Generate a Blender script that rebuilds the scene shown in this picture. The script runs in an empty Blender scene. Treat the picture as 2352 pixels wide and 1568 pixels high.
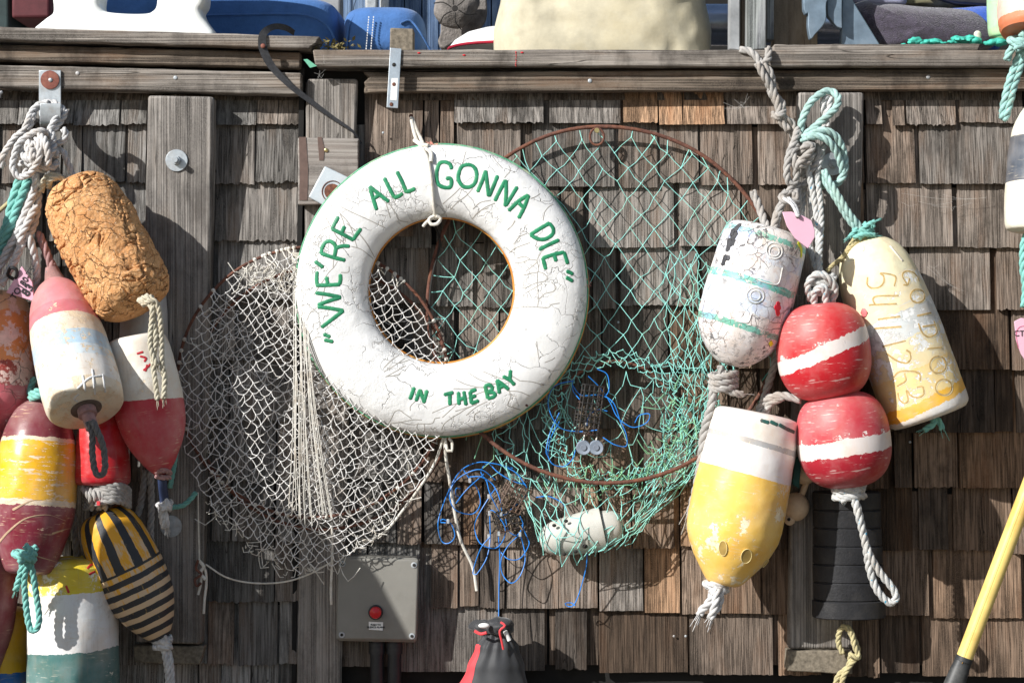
import bpy, math, random
from mathutils import Vector, Matrix, noise
from mathutils.bvhtree import BVHTree
rnd = random.Random(7)
sc = bpy.context.scene
COL = sc.collection
# ---------------------------------------------------------------- camera, sky, sun
D = 5.0; ZC = 1.6; S = 880.0
cam = bpy.data.objects.new("camera", bpy.data.cameras.new("camera")); COL.objects.link(cam)
cam.location = (0, -D, ZC); cam.rotation_euler = (math.radians(90), 0, 0)
cam.data.sensor_width = 36; cam.data.lens = 36 * D / (2352 / S); cam.data.clip_end = 600; cam.data.clip_start = .05
sc.camera = cam
SUN = Vector((-1.0, -0.80, 0.74)).normalized()
w = bpy.data.worlds.new("World"); sc.world = w; w.use_nodes = True
nt = w.node_tree; bg = nt.nodes["Background"]
sky = nt.nodes.new("ShaderNodeTexSky"); sky.sky_type = 'NISHITA'; sky.sun_disc = False
sky.sun_elevation = math.asin(SUN.z); sky.sun_rotation = math.atan2(SUN.x, SUN.y)
nt.links.new(sky.outputs[0], bg.inputs[0]); bg.inputs[1].default_value = 0.074
sl = bpy.data.lights.new("sun", 'SUN'); sl.energy = 4.6; sl.angle = math.radians(0.5); sl.color = (1, .985, .955)
so = bpy.data.objects.new("sun", sl); COL.objects.link(so); so.rotation_euler = SUN.to_track_quat('Z', 'Y').to_euler()
sc.view_settings.view_transform = 'Standard'; sc.view_settings.look = 'None'
sc.view_settings.exposure = 0.45; sc.view_settings.gamma = 1
sc.render.engine = 'CYCLES'
# ---------------------------------------------------------------- helpers
def W(px, py, y=0.0):
    k = (D + y) / D
    return Vector(((px - 1176) / S * k, y, ZC + (784 - py) / S * k))
def R(px, y=0.0): return px / S * (D + y) / D
MAT = {}; INV = {}
def tag(o, label, cat, group=None, kind=None):
    if label: o['label'] = label
    if cat: o['category'] = cat
    if group: o['group'] = group
    if kind: o['kind'] = kind
    return o
def thing(name, label, cat, loc=(0, 0, 0), rot=None, group=None):
    o = bpy.data.objects.new(name, None); COL.objects.link(o); o.empty_display_size = .05
    m = Matrix.Translation(Vector(loc))
    if rot is not None: m = m @ rot.to_4x4()
    o.matrix_world = m; INV[o.name] = m.inverted()
    return tag(o, label, cat, group)
def cr(pts, step):
    """Catmull-Rom resample"""
    P = [Vector(p) for p in pts]
    if len(P) < 2: return P
    P = [P[0] * 2 - P[1]] + P + [P[-1] * 2 - P[-2]]
    out = []
    for i in range(1, len(P) - 2):
        a, b, c, d = P[i-1:i+3]; n = max(1, int((c - b).length / step))
        for k in range(n):
            t = k / n
            out.append(.5 * ((2*b) + (-a + c)*t + (2*a - 5*b + 4*c - d)*t*t + (-a + 3*b - 3*c + d)*t**3))
    out.append(P[-2]); return out
class MB:
    def __init__(s): s.v = []; s.f = []; s.c = []; s.m = []
    def add(s, vs, fs, c=None, mi=0):
        n = len(s.v); s.v += [Vector(p) for p in vs]; s.f += [tuple(i + n for i in f) for f in fs]
        s.c += [c or (1, 1, 1, 1)] * len(vs); s.m += [mi] * len(fs); return s
    def box(s, lo, hi, c=None):
        x0, y0, z0 = lo; x1, y1, z1 = hi
        return s.add([(x0,y0,z0),(x1,y0,z0),(x1,y1,z0),(x0,y1,z0),(x0,y0,z1),(x1,y0,z1),(x1,y1,z1),(x0,y1,z1)],
              [(0,3,2,1),(4,5,6,7),(0,1,5,4),(1,2,6,5),(2,3,7,6),(3,0,4,7)], c)
    def prism(s, poly, y0, y1, c=None):
        """poly: list of (x,z) ; front y0 back y1"""
        n = len(poly); a = sum(poly[i][0]*poly[(i+1)%n][1]-poly[(i+1)%n][0]*poly[i][1] for i in range(n))
        if a < 0: poly = poly[::-1]
        vs = [(x, y0, z) for x, z in poly] + [(x, y1, z) for x, z in poly]
        fs = [tuple(range(n)), tuple(range(2*n-1, n-1, -1))] + [(i, i+n, (i+1)%n+n, (i+1)%n) for i in range(n)]
        return s.add(vs, fs, c)
    def tube(s, P, r, n=8, closed=False, c=None, cap=True, flat=1.0):
        P = [Vector(p) for p in P]; m = len(P)
        if m < 2: return s
        T = []
        for i in range(m):
            a = P[i-1] if (i or closed) else P[0]; b = P[(i+1) % m] if (i < m-1 or closed) else P[-1]
            t = (b - a); T.append(t.normalized() if t.length > 1e-9 else Vector((0,0,1)))
        u = T[0].orthogonal().normalized() if flat == 1 else Vector((0,-1,0)); vs = []
        for i in range(m):
            if flat != 1: u = Vector((0,-1,0))
            u = (u - T[i] * u.dot(T[i]));
            if u.length < 1e-6: u = T[i].orthogonal()
            u.normalize(); v = T[i].cross(u); rr = r(i/(m-1)) if callable(r) else r
            for k in range(n):
                a = 2*math.pi*k/n
                vs.append(P[i] + u*math.cos(a)*rr*flat + v*math.sin(a)*rr)
        fs = []
        for i in range(m if closed else m-1):
            for k in range(n):
                j = (i+1) % m; fs.append((i*n+k, i*n+(k+1)%n, j*n+(k+1)%n, j*n+k))
        if cap and not closed: fs += [tuple(range(n-1,-1,-1)), tuple((m-1)*n+k for k in range(n))]
        return s.add(vs, fs, c)
    def rope(s, P, r, strands=3, fray=0, c=None, pitch=6.5, hand=1):
        P = cr(P, r * pitch / 12); m = len(P)
        if m < 3: return s
        u = (P[1]-P[0]).orthogonal().normalized(); U = []; L = [0]
        for i in range(m):
            t = (P[min(i+1,m-1)] - P[max(i-1,0)]).normalized()
            u = (u - t*u.dot(t)).normalized(); U.append((u.copy(), t.cross(u)))
            if i: L.append(L[-1] + (P[i]-P[i-1]).length)
        ph0 = rnd.random()*6
        for k in range(strands):
            Q = []
            for i in range(m):
                a = ph0 + hand*L[i]/(r*pitch)*2*math.pi + k*2*math.pi/strands
                Q.append(P[i] + (U[i][0]*math.cos(a)+U[i][1]*math.sin(a))*r*.5)
            s.tube(Q, r*.56, 7, c=c)
        if fray:
            for k in range(fray):
                d = (P[-1]-P[-3]).normalized(); q = P[-1]-d*r; e = Vector((rnd.gauss(0,1),rnd.gauss(0,1),rnd.gauss(0,1)))
                l = r*rnd.uniform(2,4.5)
                s.tube(cr([q+e*r*.25, q+d*l*.5+e*r*.4, q+d*l+e*r*.55], r*.6), r*.12, 4, c=c)
        return s
    def lathe(s, prof, n=64, c=None, a0=0, a1=2*math.pi, disp=None):
        """prof list (z,r) local axis z"""
        full = abs(a1-a0-2*math.pi) < 1e-6; nn = n if full else n+1; vs = []; fs = []
        for z, r in prof:
            for k in range(nn):
                a = a0 + (a1-a0)*k/n; p = Vector((math.cos(a)*r, math.sin(a)*r, z))
                if disp:
                    d = disp(p, a); nrm = Vector((math.cos(a), math.sin(a), 0)); p = p + nrm*d
                vs.append(p)
        for i in range(len(prof)-1):
            for k in range(n):
                k2 = (k+1) % nn; fs.append((i*nn+k, i*nn+k2, (i+1)*nn+k2, (i+1)*nn+k))
        if full and prof[0][1] > 1e-4: fs.append(tuple(range(nn-1,-1,-1)))
        if full and prof[-1][1] > 1e-4: fs.append(tuple((len(prof)-1)*nn+k for k in range(nn)))
        return s.add(vs, fs, c)
    def ball(s, c0, r, sc3=(1,1,1), n=16, c=None):
        c0 = Vector(c0); vs = []; fs = []; m = n//2
        for i in range(m+1):
            th = math.pi*i/m
            for k in range(n):
                a = 2*math.pi*k/n
                vs.append(c0 + Vector((math.sin(th)*math.cos(a)*r*sc3[0], math.sin(th)*math.sin(a)*r*sc3[1], math.cos(th)*r*sc3[2])))
        for i in range(m):
            for k in range(n): fs.append((i*n+k, i*n+(k+1)%n, (i+1)*n+(k+1)%n, (i+1)*n+k)[::-1])
        return s.add(vs, fs, c)
    def build(s, name, mat, parent=None, smooth=True, local=False, bevel=0, seg=2, label=None, angle=40):
        me = bpy.data.meshes.new(name)
        iv = INV[parent.name] if (parent and not local) else None
        vs = [iv @ p for p in s.v] if iv else s.v
        me.from_pydata([tuple(p) for p in vs], [], s.f); me.update()
        if any(c != (1,1,1,1) for c in s.c):
            ca = me.color_attributes.new("tint", 'FLOAT_COLOR', 'POINT')
            for i, c in enumerate(s.c): ca.data[i].color = c
        for mm in (mat if isinstance(mat, list) else [mat]): me.materials.append(mm)
        if isinstance(mat, list): me.polygons.foreach_set('material_index', s.m)
        o = bpy.data.objects.new(name, me); COL.objects.link(o)
        if parent:
            o.parent = parent
            if parent.name in INV: INV[o.name] = INV[parent.name]
        if smooth:
            me.polygons.foreach_set('use_smooth', [True]*len(me.polygons))
            if angle < 180:
                me.set_sharp_from_angle(angle=math.radians(angle))
        if bevel:
            b = o.modifiers.new("b", 'BEVEL'); b.width = bevel; b.segments = seg; b.limit_method = 'ANGLE'; b.angle_limit = math.radians(35)
        if label: o['label'] = label
        return o
def base_origin(o):
    """move a single mesh's origin to the foot of its own bounds"""
    vs = [v.co for v in o.data.vertices]
    c = Vector(((min(v.x for v in vs)+max(v.x for v in vs))/2, (min(v.y for v in vs)+max(v.y for v in vs))/2, min(v.z for v in vs)))
    o.data.transform(Matrix.Translation(-c)); o.location = o.location + c; return o
# ---------------------------------------------------------------- node helpers
class NT:
    def __init__(s, name, rough=.6, spec=.4, metal=0):
        s.mat = bpy.data.materials.new(name); s.mat.use_nodes = True; s.t = s.mat.node_tree
        s.b = s.t.nodes["Principled BSDF"]; s.b.inputs['Roughness'].default_value = rough
        s.b.inputs['Specular IOR Level'].default_value = spec; s.b.inputs['Metallic'].default_value = metal
    def n(s, typ, **kw):
        nd = s.t.nodes.new('ShaderNode'+typ)
        for k, v in kw.items():
            if k.startswith('i_'):
                key = k[2:]; key = int(key) if key.isdigit() else key.replace('_', ' ')
                s.put(nd.inputs[key], v)
            else: setattr(nd, k, v)
        return nd
    def put(s, sock, v):
        if hasattr(v, 'is_output') or isinstance(v, bpy.types.NodeSocket): s.t.links.new(v, sock)
        else: sock.default_value = v
    def math(s, op, a, b=0.0, c=0.0, clamp=False):
        nd = s.n('Math', operation=op, use_clamp=clamp); s.put(nd.inputs[0], a); s.put(nd.inputs[1], b); s.put(nd.inputs[2], c); return nd.outputs[0]
    def obj(s): return s.n('TexCoord').outputs['Object']
    def scale(s, v, sc3, loc=(0,0,0), rot=(0,0,0)):
        return s.n('Mapping', i_Vector=v, i_Scale=sc3, i_Location=loc, i_Rotation=rot).outputs[0]
    def noise(s, v, scale=5, detail=4, rough=.55, dist=0):
        return s.n('TexNoise', i_Vector=v, i_Scale=scale, i_Detail=detail, i_Roughness=rough, i_Distortion=dist).outputs[0]
    def noisec(s, v, scale=5, detail=4):
        return s.n('TexNoise', i_Vector=v, i_Scale=scale, i_Detail=detail).outputs[1]
    def ramp(s, f, stops, interp='LINEAR'):
        nd = s.n('ValToRGB'); s.put(nd.inputs[0], f); cr_ = nd.color_ramp; cr_.interpolation = interp
        while len(cr_.elements) < len(stops): cr_.elements.new(.5)
        for e, (p, c) in zip(cr_.elements, stops):
            e.position = min(max(p,0),1); e.color = c if len(c) == 4 else (*c, 1)
        return nd.outputs[0]
    def rr(s, f, a, b, c=0.0, d=1.0):
        return s.n('MapRange', i_0=f, i_1=a, i_2=b, i_3=c, i_4=d).outputs[0]
    def mix(s, f, a, b, mode='MIX'):
        nd = s.n('Mix', data_type='RGBA', blend_type=mode)
        s.put(nd.inputs[0], f); s.put(nd.inputs[6], a if not isinstance(a, tuple) else ((*a,1) if len(a)==3 else a)); s.put(nd.inputs[7], b if not isinstance(b, tuple) else ((*b,1) if len(b)==3 else b))
        return nd.outputs[2]
    def bump(s, h, strength=.5, dist=.002, prev=None):
        nd = s.n('Bump', i_Height=h, i_Strength=strength, i_Distance=dist)
        if prev is not None: s.put(nd.inputs['Normal'], prev)
        return nd.outputs[0]
    def out(s, color=None, normal=None, rough=None):
        if color is not None: s.put(s.b.inputs['Base Color'], color if not isinstance(color, tuple) else (*color, 1))
        if normal is not None: s.put(s.b.inputs['Normal'], normal)
        if rough is not None: s.put(s.b.inputs['Roughness'], rough)
        return s.mat
def plain(name, col, rough=.55, metal=0, var=.25, scale=30, bump=.2, bd=.001, spec=.4, dirt=None, dirtamt=.5, fuzz=0):
    m = NT(name, rough, spec, metal); v = m.obj()
    a = m.noise(v, scale, 6, .65); c = m.mix(m.rr(a, .3, .7), tuple(x*(1-var) for x in col), tuple(min(1, x*(1+var)) for x in col))
    if dirt:
        b = m.noise(v, scale*.35, 7, .7); c = m.mix(m.math('MULTIPLY', m.rr(b, .5, .66), dirtamt), c, dirt)
    h = m.noise(v, scale*5, 4, .6)
    if fuzz: m.b.inputs['Sheen Weight'].default_value = fuzz
    return m.out(c, m.bump(h, bump, bd))
def wood(name, axis, dark, light, warm, grain=260, along=7, streak=16, tint=False, holes=False, bd=.0016, rot=(0,0,0)):
    m = NT(name, .82, .22); v = m.obj()
    if tint:
        at = m.n('Attribute', attribute_name='tint').outputs['Color']
        sep = m.n('SeparateColor', i_0=at)
        off = m.n('CombineXYZ', i_X=m.math('MULTIPLY', sep.outputs[2], 3.7), i_Y=0.0, i_Z=m.math('MULTIPLY', sep.outputs[2], 9.1)).outputs[0]
        v = m.n('VectorMath', operation='ADD', i_0=v, i_1=off).outputs[0]
    if rot != (0,0,0): v = m.scale(v, (1,1,1), rot=rot)
    def ax(g, al): return (g, g*.35, al) if axis == 'z' else (al, g*.35, g)
    wob = m.n('VectorMath', operation='SCALE', i_0=m.noisec(m.scale(v, ax(3, 3)), 1, 3)); wob.inputs['Scale'].default_value = .007
    v2 = m.n('VectorMath', operation='ADD', i_0=v, i_1=wob.outputs[0]).outputs[0]
    g1 = m.noise(m.scale(v2, ax(grain, along*.45)), 1, 1.5, .5)
    g2 = m.noise(m.scale(v2, ax(grain*.33, along*.35)), 1, 3, .6)
    g3 = m.noise(m.scale(v, ax(streak, 3.2)), 1, 5, .62)
    g4 = m.noise(m.scale(v, (700, 700, 700)), 1, 2, .5)
    gl = m.rr(g1, .41, .59); g = m.math('ADD', m.math('MULTIPLY', gl, .55), m.math('MULTIPLY', m.rr(g2, .38, .62), .45))
    c = m.mix(m.rr(g, .12, .88), dark, light)
    c = m.mix(m.math('MULTIPLY', m.rr(g3, .52, .68), .8), c, warm)
    c = m.mix(m.math('MULTIPLY', m.rr(g3, .50, .36), .72), c, tuple(x*.42 for x in dark))
    c = m.mix(m.rr(g4, .35, .65), c, m.mix(.5, c, light), 'MIX')
    st = m.noise(m.scale(v, (9, 9, 5)), 1, 6, .68); c = m.mix(m.math('MULTIPLY', m.rr(st, .50, .66), .62), c, tuple(x*.8 for x in dark))
    if tint:
        t1 = m.mix(sep.outputs[1], c, m.mix(1.0, c, (1.28, .84, .55), 'MULTIPLY'))
        sc_ = m.n('CombineColor', i_0=sep.outputs[0], i_1=sep.outputs[0], i_2=sep.outputs[0]).outputs[0]
        c = m.mix(1.0, t1, sc_, 'MULTIPLY')
    crk = m.noise(m.scale(v2, ax(grain*.16, along*.3)), 1, 2, .4)
    cm = m.math('MULTIPLY', m.rr(m.math('ABSOLUTE', m.math('SUBTRACT', crk, .5)), .006, 0), m.rr(m.noise(v, 3, 2), .5, .56))
    c = m.mix(m.math('MULTIPLY', cm, .85), c, tuple(x*.12 for x in dark))
    h = m.math('SUBTRACT', m.math('ADD', g, m.math('MULTIPLY', g4, .45)), m.math('MULTIPLY', cm, .8))
    return m.out(c, m.bump(h, 1.0, bd))
def paint(name, L, bands, under=(.75,.6,.45), edge=.012, wscale=22, slant=0.0, crack=0, rough=.45, dirt=.25, bd=.0012, crackcol=(.12,.09,.07), brush=0):
    """bands: [(t,colour,wear)] along local z / L"""
    m = NT(name, rough, .45); v = m.obj()
    sp = m.n('SeparateXYZ', i_0=v)
    n1 = m.noise(v, 14, 5, .65); n2 = m.noise(v, 75, 4, .7)
    t = m.math('DIVIDE', sp.outputs[2], L)
    if slant: t = m.math('ADD', t, m.math('MULTIPLY', sp.outputs[0], slant/L))
    t = m.math('ADD', t, m.math('MULTIPLY', m.math('SUBTRACT', n1, .5), edge*3))
    t = m.math('ADD', t, m.math('MULTIPLY', m.math('SUBTRACT', n2, .5), edge*2))
    c = m.ramp(t, [(b[0], b[1]) for b in bands], 'CONSTANT')
    wr = m.ramp(t, [(b[0], (b[2],)*3) for b in bands], 'CONSTANT')
    if brush:
        v2 = m.scale(v, (9, 9, 60)); wn = m.noise(v2, 2, 7, .75)
    else: wn = m.noise(v, wscale, 9, .72)
    fine = m.noise(v, wscale*6, 5, .7)
    wn = m.math('ADD', m.math('MULTIPLY', wn, .75), m.math('MULTIPLY', fine, .25))
    wear = m.math('MULTIPLY', m.math('SUBTRACT', m.math('ADD', wn, m.math('MULTIPLY', m.math('SUBTRACT', wr, .5), .34)), .5), 40, clamp=True)
    u2 = m.mix(m.rr(m.noise(v, 40, 5, .7), .4, .6), under, tuple(min(1, x*1.25) for x in under))
    # faint fading and grime of the paint itself
    fd = m.noise(v, 8, 6, .6); c = m.mix(m.math('MULTIPLY', m.rr(fd, .42, .7), .22), c, (.8, .74, .7))
    gr = m.noise(v, 30, 8, .75); c = m.mix(m.math('MULTIPLY', m.rr(gr, .55, .72), dirt), c, (.2, .16, .12))
    sf = m.noise(m.scale(v, (26, 26, 240)), 1, 3, .6); c = m.mix(m.math('MULTIPLY', m.math('MULTIPLY', m.rr(sf, .60, .66), m.rr(m.noise(v, 11, 3), .45, .6)), .55), c, under)
    ds = m.noise(m.scale(v, (70, 70, 7)), 1, 5, .65); c = m.mix(m.math('MULTIPLY', m.rr(ds, .54, .72), dirt*.8), c, (.30, .25, .20))
    c = m.mix(m.math('MULTIPLY', m.rr(m.noise(m.scale(v, (1,1,1), loc=(2,5,8)), 11, 7, .68), .46, .68), .55), c, m.mix(1.0, c, (.90,.70,.52), 'MULTIPLY'))
    c = m.mix(wear, c, u2)
    h = m.math('ADD', m.math('MULTIPLY', wear, -.6), m.math('MULTIPLY', m.noise(v, 120, 4, .6), .35))
    if crack:
        vv = m.n('VectorMath', operation='ADD', i_0=v, i_1=m.n('VectorMath', operation='SCALE', i_0=m.noisec(v, 14, 4), i_Scale=.05).outputs[0]).outputs[0]
        vo = m.n('TexVoronoi', feature='DISTANCE_TO_EDGE', i_Vector=vv, i_Scale=crack).outputs[0]
        cm = m.math('MULTIPLY', m.rr(vo, .028, .0), m.rr(m.noise(v, 9, 3), .42, .52))
        c = m.mix(m.math('MULTIPLY', cm, .8), c, crackcol); h = m.math('SUBTRACT', h, m.math('MULTIPLY', cm, 1.4))
    return m.out(c, m.bump(h, .7, bd))
def flake(mat, dark=(.10,.095,.10), lo=.555, hi=.57, tint=(.36,.46,.72), scale=55):
    """add small dark chips and faint patches of an older coat to an existing paint"""
    t = mat.node_tree; b = t.nodes['Principled BSDF']; src = b.inputs['Base Color'].links[0].from_socket
    m = NT.__new__(NT); m.mat = mat; m.t = t; m.b = b; v = m.obj()
    k = m.math('MULTIPLY', m.rr(m.noise(v, scale, 7, .72), lo, hi), m.rr(m.noise(v, 7, 4, .6), .40, .60))
    c = m.mix(m.math('MULTIPLY', m.rr(m.noise(m.scale(v, (1,1,1), loc=(7,2,1)), 9, 5, .65), .51, .64), .7), src, tint)
    c = m.mix(m.math('MULTIPLY', m.rr(m.noise(m.scale(v, (1,1,1), loc=(3,9,4)), 12, 6, .7), .58, .64), .45), c, (.70,.48,.38))
    m.put(b.inputs['Base Color'], m.mix(m.math('MULTIPLY', k, .9), c, dark)); return mat
def ropemat(name, col, fleck=None, rough=.85):
    m = NT(name, rough, .15); v = m.obj()
    a = m.noise(v, 60, 5, .7); c = m.mix(m.rr(a, .3, .7), tuple(x*.62 for x in col), tuple(min(1, x*1.12) for x in col))
    b = m.noise(v, 14, 3); c = m.mix(m.math('MULTIPLY', m.rr(b, .5, .68), .45), c, tuple(x*y for x, y in zip(col, (.75,.62,.5))))
    if fleck: c = m.mix(m.rr(m.noise(v, 95, 2), .66, .7), c, fleck)
    h = m.noise(v, 900, 3, .7)
    m.b.inputs['Sheen Weight'].default_value = .15
    return m.out(c, m.bump(h, .8, .0012))
# ---------------------------------------------------------------- materials
M = {}
M['shingle'] = wood('cedar_shingle', 'z', (.034,.031,.027), (.315,.30,.28), (.15,.10,.066), tint=True)
M['post'] = wood('post_wood', 'z', (.085,.075,.067), (.35,.32,.29), (.20,.155,.12), grain=230, along=4)
M['post_brown'] = wood('brown_post_wood', 'z', (.07,.05,.04), (.20,.15,.115), (.17,.08,.045), grain=170, along=4)
M['rail'] = wood('rail_wood', 'x', (.040,.033,.028), (.36,.32,.28), (.17,.115,.075), grain=210, along=4, streak=22)
M['rail_dark'] = wood('dark_rail_wood', 'x', (.022,.017,.014), (.25,.20,.155), (.14,.075,.04), grain=190, along=4, streak=26)
M['block'] = wood('block_wood', 'x', (.17,.145,.13), (.34,.31,.28), (.25,.2,.17), grain=110, along=5)
M['endgrain'] = plain('end_grain', (.19,.16,.12), .9, var=.5, scale=90, bump=.8)
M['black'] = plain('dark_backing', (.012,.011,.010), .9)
M['galv'] = plain('galvanised', (.50,.54,.57), .42, .65, var=.18, scale=70, dirt=(.42,.36,.30), dirtamt=.35)
M['galvdull'] = plain('galvanised_dull', (.40,.43,.45), .6, .3, var=.3, scale=60, dirt=(.45,.30,.2), dirtamt=.4)
M['steel'] = plain('bright_steel', (.62,.68,.74), .32, .8, var=.2, scale=40, dirt=(.45,.3,.2), dirtamt=.3)
M['rust'] = plain('rust', (.13,.055,.038), .85, var=.5, scale=90, bump=.9, dirt=(.26,.10,.05), dirtamt=.7)
M['rustdisc'] = plain('rust_disc', (.22,.075,.055), .7, .2, var=.35, scale=90, dirt=(.28,.13,.08))
M['brass'] = plain('brass_screw', (.6,.48,.22), .35, .9)
M['white_gloss'] = plain('white_gloss_paint', (.80,.82,.80), .3, var=.05, scale=20, dirt=(.6,.55,.45), dirtamt=.25)
M['white'] = plain('white_plastic', (.80,.80,.78), .45, var=.06)
M['cream'] = plain('cream_plastic', (.66,.50,.34), .45, var=.12, dirt=(.4,.28,.16))
M['clog'] = plain('clog_foam', (.50,.49,.44), .5, var=.1, scale=22, dirt=(.3,.27,.18), dirtamt=.45)
M['dark'] = plain('dark_hole', (.02,.018,.016), .8)
M['blackplastic'] = plain('black_plastic', (.022,.023,.025), .5, var=.3, dirt=(.12,.11,.10), dirtamt=.3)
M['blackstrap'] = plain('black_webbing', (.045,.045,.048), .8, var=.4, scale=150, bump=.8)
M['blackrubber'] = plain('black_rubber', (.016,.016,.018), .6, var=.35, scale=35, dirt=(.06,.055,.05), dirtamt=.35, bump=.5, bd=.002)
M['grey_float'] = plain('grey_float', (.24,.28,.34), .5, var=.15)
M['boxgrey'] = plain('enclosure_grey', (.235,.225,.20), .5, var=.07, scale=12, dirt=(.13,.12,.10), dirtamt=.35)
M['redbutton'] = plain('red_button', (.55,.012,.018), .18, var=.1)
M['redcloth'] = plain('red_neoprene', (.72,.045,.055), .65, var=.08, scale=18, fuzz=.3)
M['blackcloth'] = plain('black_neoprene', (.030,.031,.034), .62, var=.12, scale=60, fuzz=.25)
M['whitecloth'] = plain('white_cloth', (.75,.74,.72), .8)
M['blue_cushion'] = plain('blue_canvas', (.06,.16,.40), .9, var=.16, scale=24, bump=.8, bd=.002, fuzz=.15)
M['towel_purple'] = plain('purple_towel', (.055,.042,.07), .95, var=.55, scale=70, bump=1, bd=.006, fuzz=.6)
M['towel_blue'] = plain('blue_towel', (.02,.11,.55), .95, var=.3, scale=260, bump=1, bd=.003, fuzz=.4)
M['towel_lilac'] = plain('lilac_towel', (.42,.42,.58), .95, var=.15, scale=260, bump=1, bd=.003)
M['camo'] = plain('camo_cloth', (.24,.22,.13), .9, var=.5, scale=14, dirt=(.04,.07,.04), dirtamt=.9)
M['canvas'] = plain('beige_canvas', (.54,.49,.36), .9, var=.2, scale=13, bump=.6, bd=.0012, dirt=(.52,.44,.26), dirtamt=.4)
M['bluepaint'] = wood('blue_painted_board', 'z', (.055,.10,.20), (.19,.27,.40), (.10,.14,.22), grain=120, along=5)
M['darkred'] = plain('dark_red', (.10,.02,.025), .7)
M['drift'] = plain('driftwood', (.20,.18,.165), .9, var=.45, scale=22, bump=1, bd=.004, dirt=(.07,.06,.05), dirtamt=.6)
M['greycrete'] = plain('grey_plank', (.30,.31,.32), .85, var=.3, scale=14)
M['slate'] = plain('slate_blue_metal', (.17,.23,.29), .5, .25, var=.25, scale=26, dirt=(.28,.33,.38), dirtamt=.5)
M['brownboard'] = wood('brown_board', 'z', (.22,.17,.12), (.34,.28,.21), (.27,.2,.13), grain=90)
M['peelpost'] = wood('peeling_post', 'z', (.09,.10,.095), (.36,.38,.37), (.13,.12,.16), grain=120, along=8, streak=40)
M['tealcloth'] = plain('teal_scrap', (.05,.42,.33), .7, var=.4, scale=60)
M['leaf'] = plain('dry_leaf', (.16,.13,.045), .8, var=.5, scale=90)
M['tagpink'] = plain('pink_plastic', (.74,.44,.55), .4, var=.04, scale=20)
M['ink'] = plain('black_ink', (.02,.02,.022), .6)
M['cord_blue'] = plain('blue_cord', (.02,.22,.68), .4, var=.1)
M['cord_white'] = plain('white_cord', (.68,.65,.58), .8, var=.18, scale=80, dirt=(.4,.3,.2))
M['net_white'] = plain('white_twine', (.74,.72,.69), .9, var=.2, scale=60, dirt=(.42,.33,.24), dirtamt=.5)
M['net_green'] = plain('green_twine', (.30,.72,.65), .6, var=.2, scale=30, dirt=(.32,.52,.24), dirtamt=.45)
M['green_paint'] = plain('green_letter_paint', (.022,.225,.105), .45, var=.28, scale=45, bump=.6, dirt=(.07,.34,.13), dirtamt=.5)
M['green_line'] = plain('green_line_paint', (.10,.33,.19), .55, var=.3, scale=60, dirt=(.55,.50,.35), dirtamt=.7)
M['orange_rim'] = plain('orange_rim_paint', (.56,.22,.035), .5, var=.25, scale=30, dirt=(.60,.42,.13), dirtamt=.6)
M['crack'] = plain('crack_line', (.38,.355,.32), .9)
M['carve'] = plain('carved_groove', (.46,.31,.12), .8, var=.4, scale=80)
M['oar_yellow'] = plain('oar_yellow', (.80,.60,.19), .3, var=.1, scale=16, dirt=(.62,.25,.02), dirtamt=.5)
M['oar_black'] = plain('oar_black', (.03,.032,.034), .5, var=.3, dirt=(.25,.24,.22), dirtamt=.25)
for k, c, f in [('rw', (.68,.67,.66), None), ('rg', (.45,.43,.405), None), ('rflk', (.60,.60,.58), (.05,.3,.45)), ('rt', (.24,.58,.52), None),
                ('rlt', (.42,.62,.58), None), ('rdk', (.17,.165,.165), None), ('ry', (.56,.49,.27), None), ('rp', (.46,.27,.26), (.2,.2,.2)), ('rcream', (.62,.57,.44), None),
                ('rtw', (.36,.62,.58), (.75,.45,.38))]:
    M[k] = ropemat('rope_'+k, c, f)
def corkmat():
    m = NT('cork', .85, .2); v = m.obj()
    a = m.noise(v, 18, 6, .7); c = m.mix(m.rr(a, .35, .68), (.64,.31,.125), (.84,.50,.24))
    b = m.noise(v, 330, 3, .7); c = m.mix(m.rr(b, .35, .6), m.mix(1.0, c, (.74,.64,.52), 'MULTIPLY'), c); c = m.mix(m.math('MULTIPLY', m.rr(m.noise(v, 190, 3, .6), .56, .68), .5), c, (.90,.70,.48)); c = m.mix(m.math('MULTIPLY', m.rr(m.noise(m.scale(v, (1,1,1), loc=(4,4,4)), 150, 4, .7), .60, .70), .4), c, (.34,.15,.06))
    vv = m.n('VectorMath', operation='ADD', i_0=v, i_1=m.n('VectorMath', operation='SCALE', i_0=m.noisec(v, 11, 5), i_Scale=.16).outputs[0]).outputs[0]
    vo = m.n('TexVoronoi', feature='DISTANCE_TO_EDGE', i_Vector=m.scale(vv, (1,1,1.5)), i_Scale=24).outputs[0]
    cm = m.math('MULTIPLY', m.rr(vo, .034, .0), m.rr(m.noise(v, 12, 4), .40, .48))
    c = m.mix(m.math('MULTIPLY', cm, .6), c, (.36,.15,.06))
    h = m.math('ADD', m.math('MULTIPLY', cm, -1.6), m.math('ADD', m.math('MULTIPLY', b, .35), m.math('MULTIPLY', m.noise(v, 45, 6, .7), 1.0)))
    return m.out(c, m.bump(h, 1, .006))
M['cork'] = corkmat()
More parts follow.
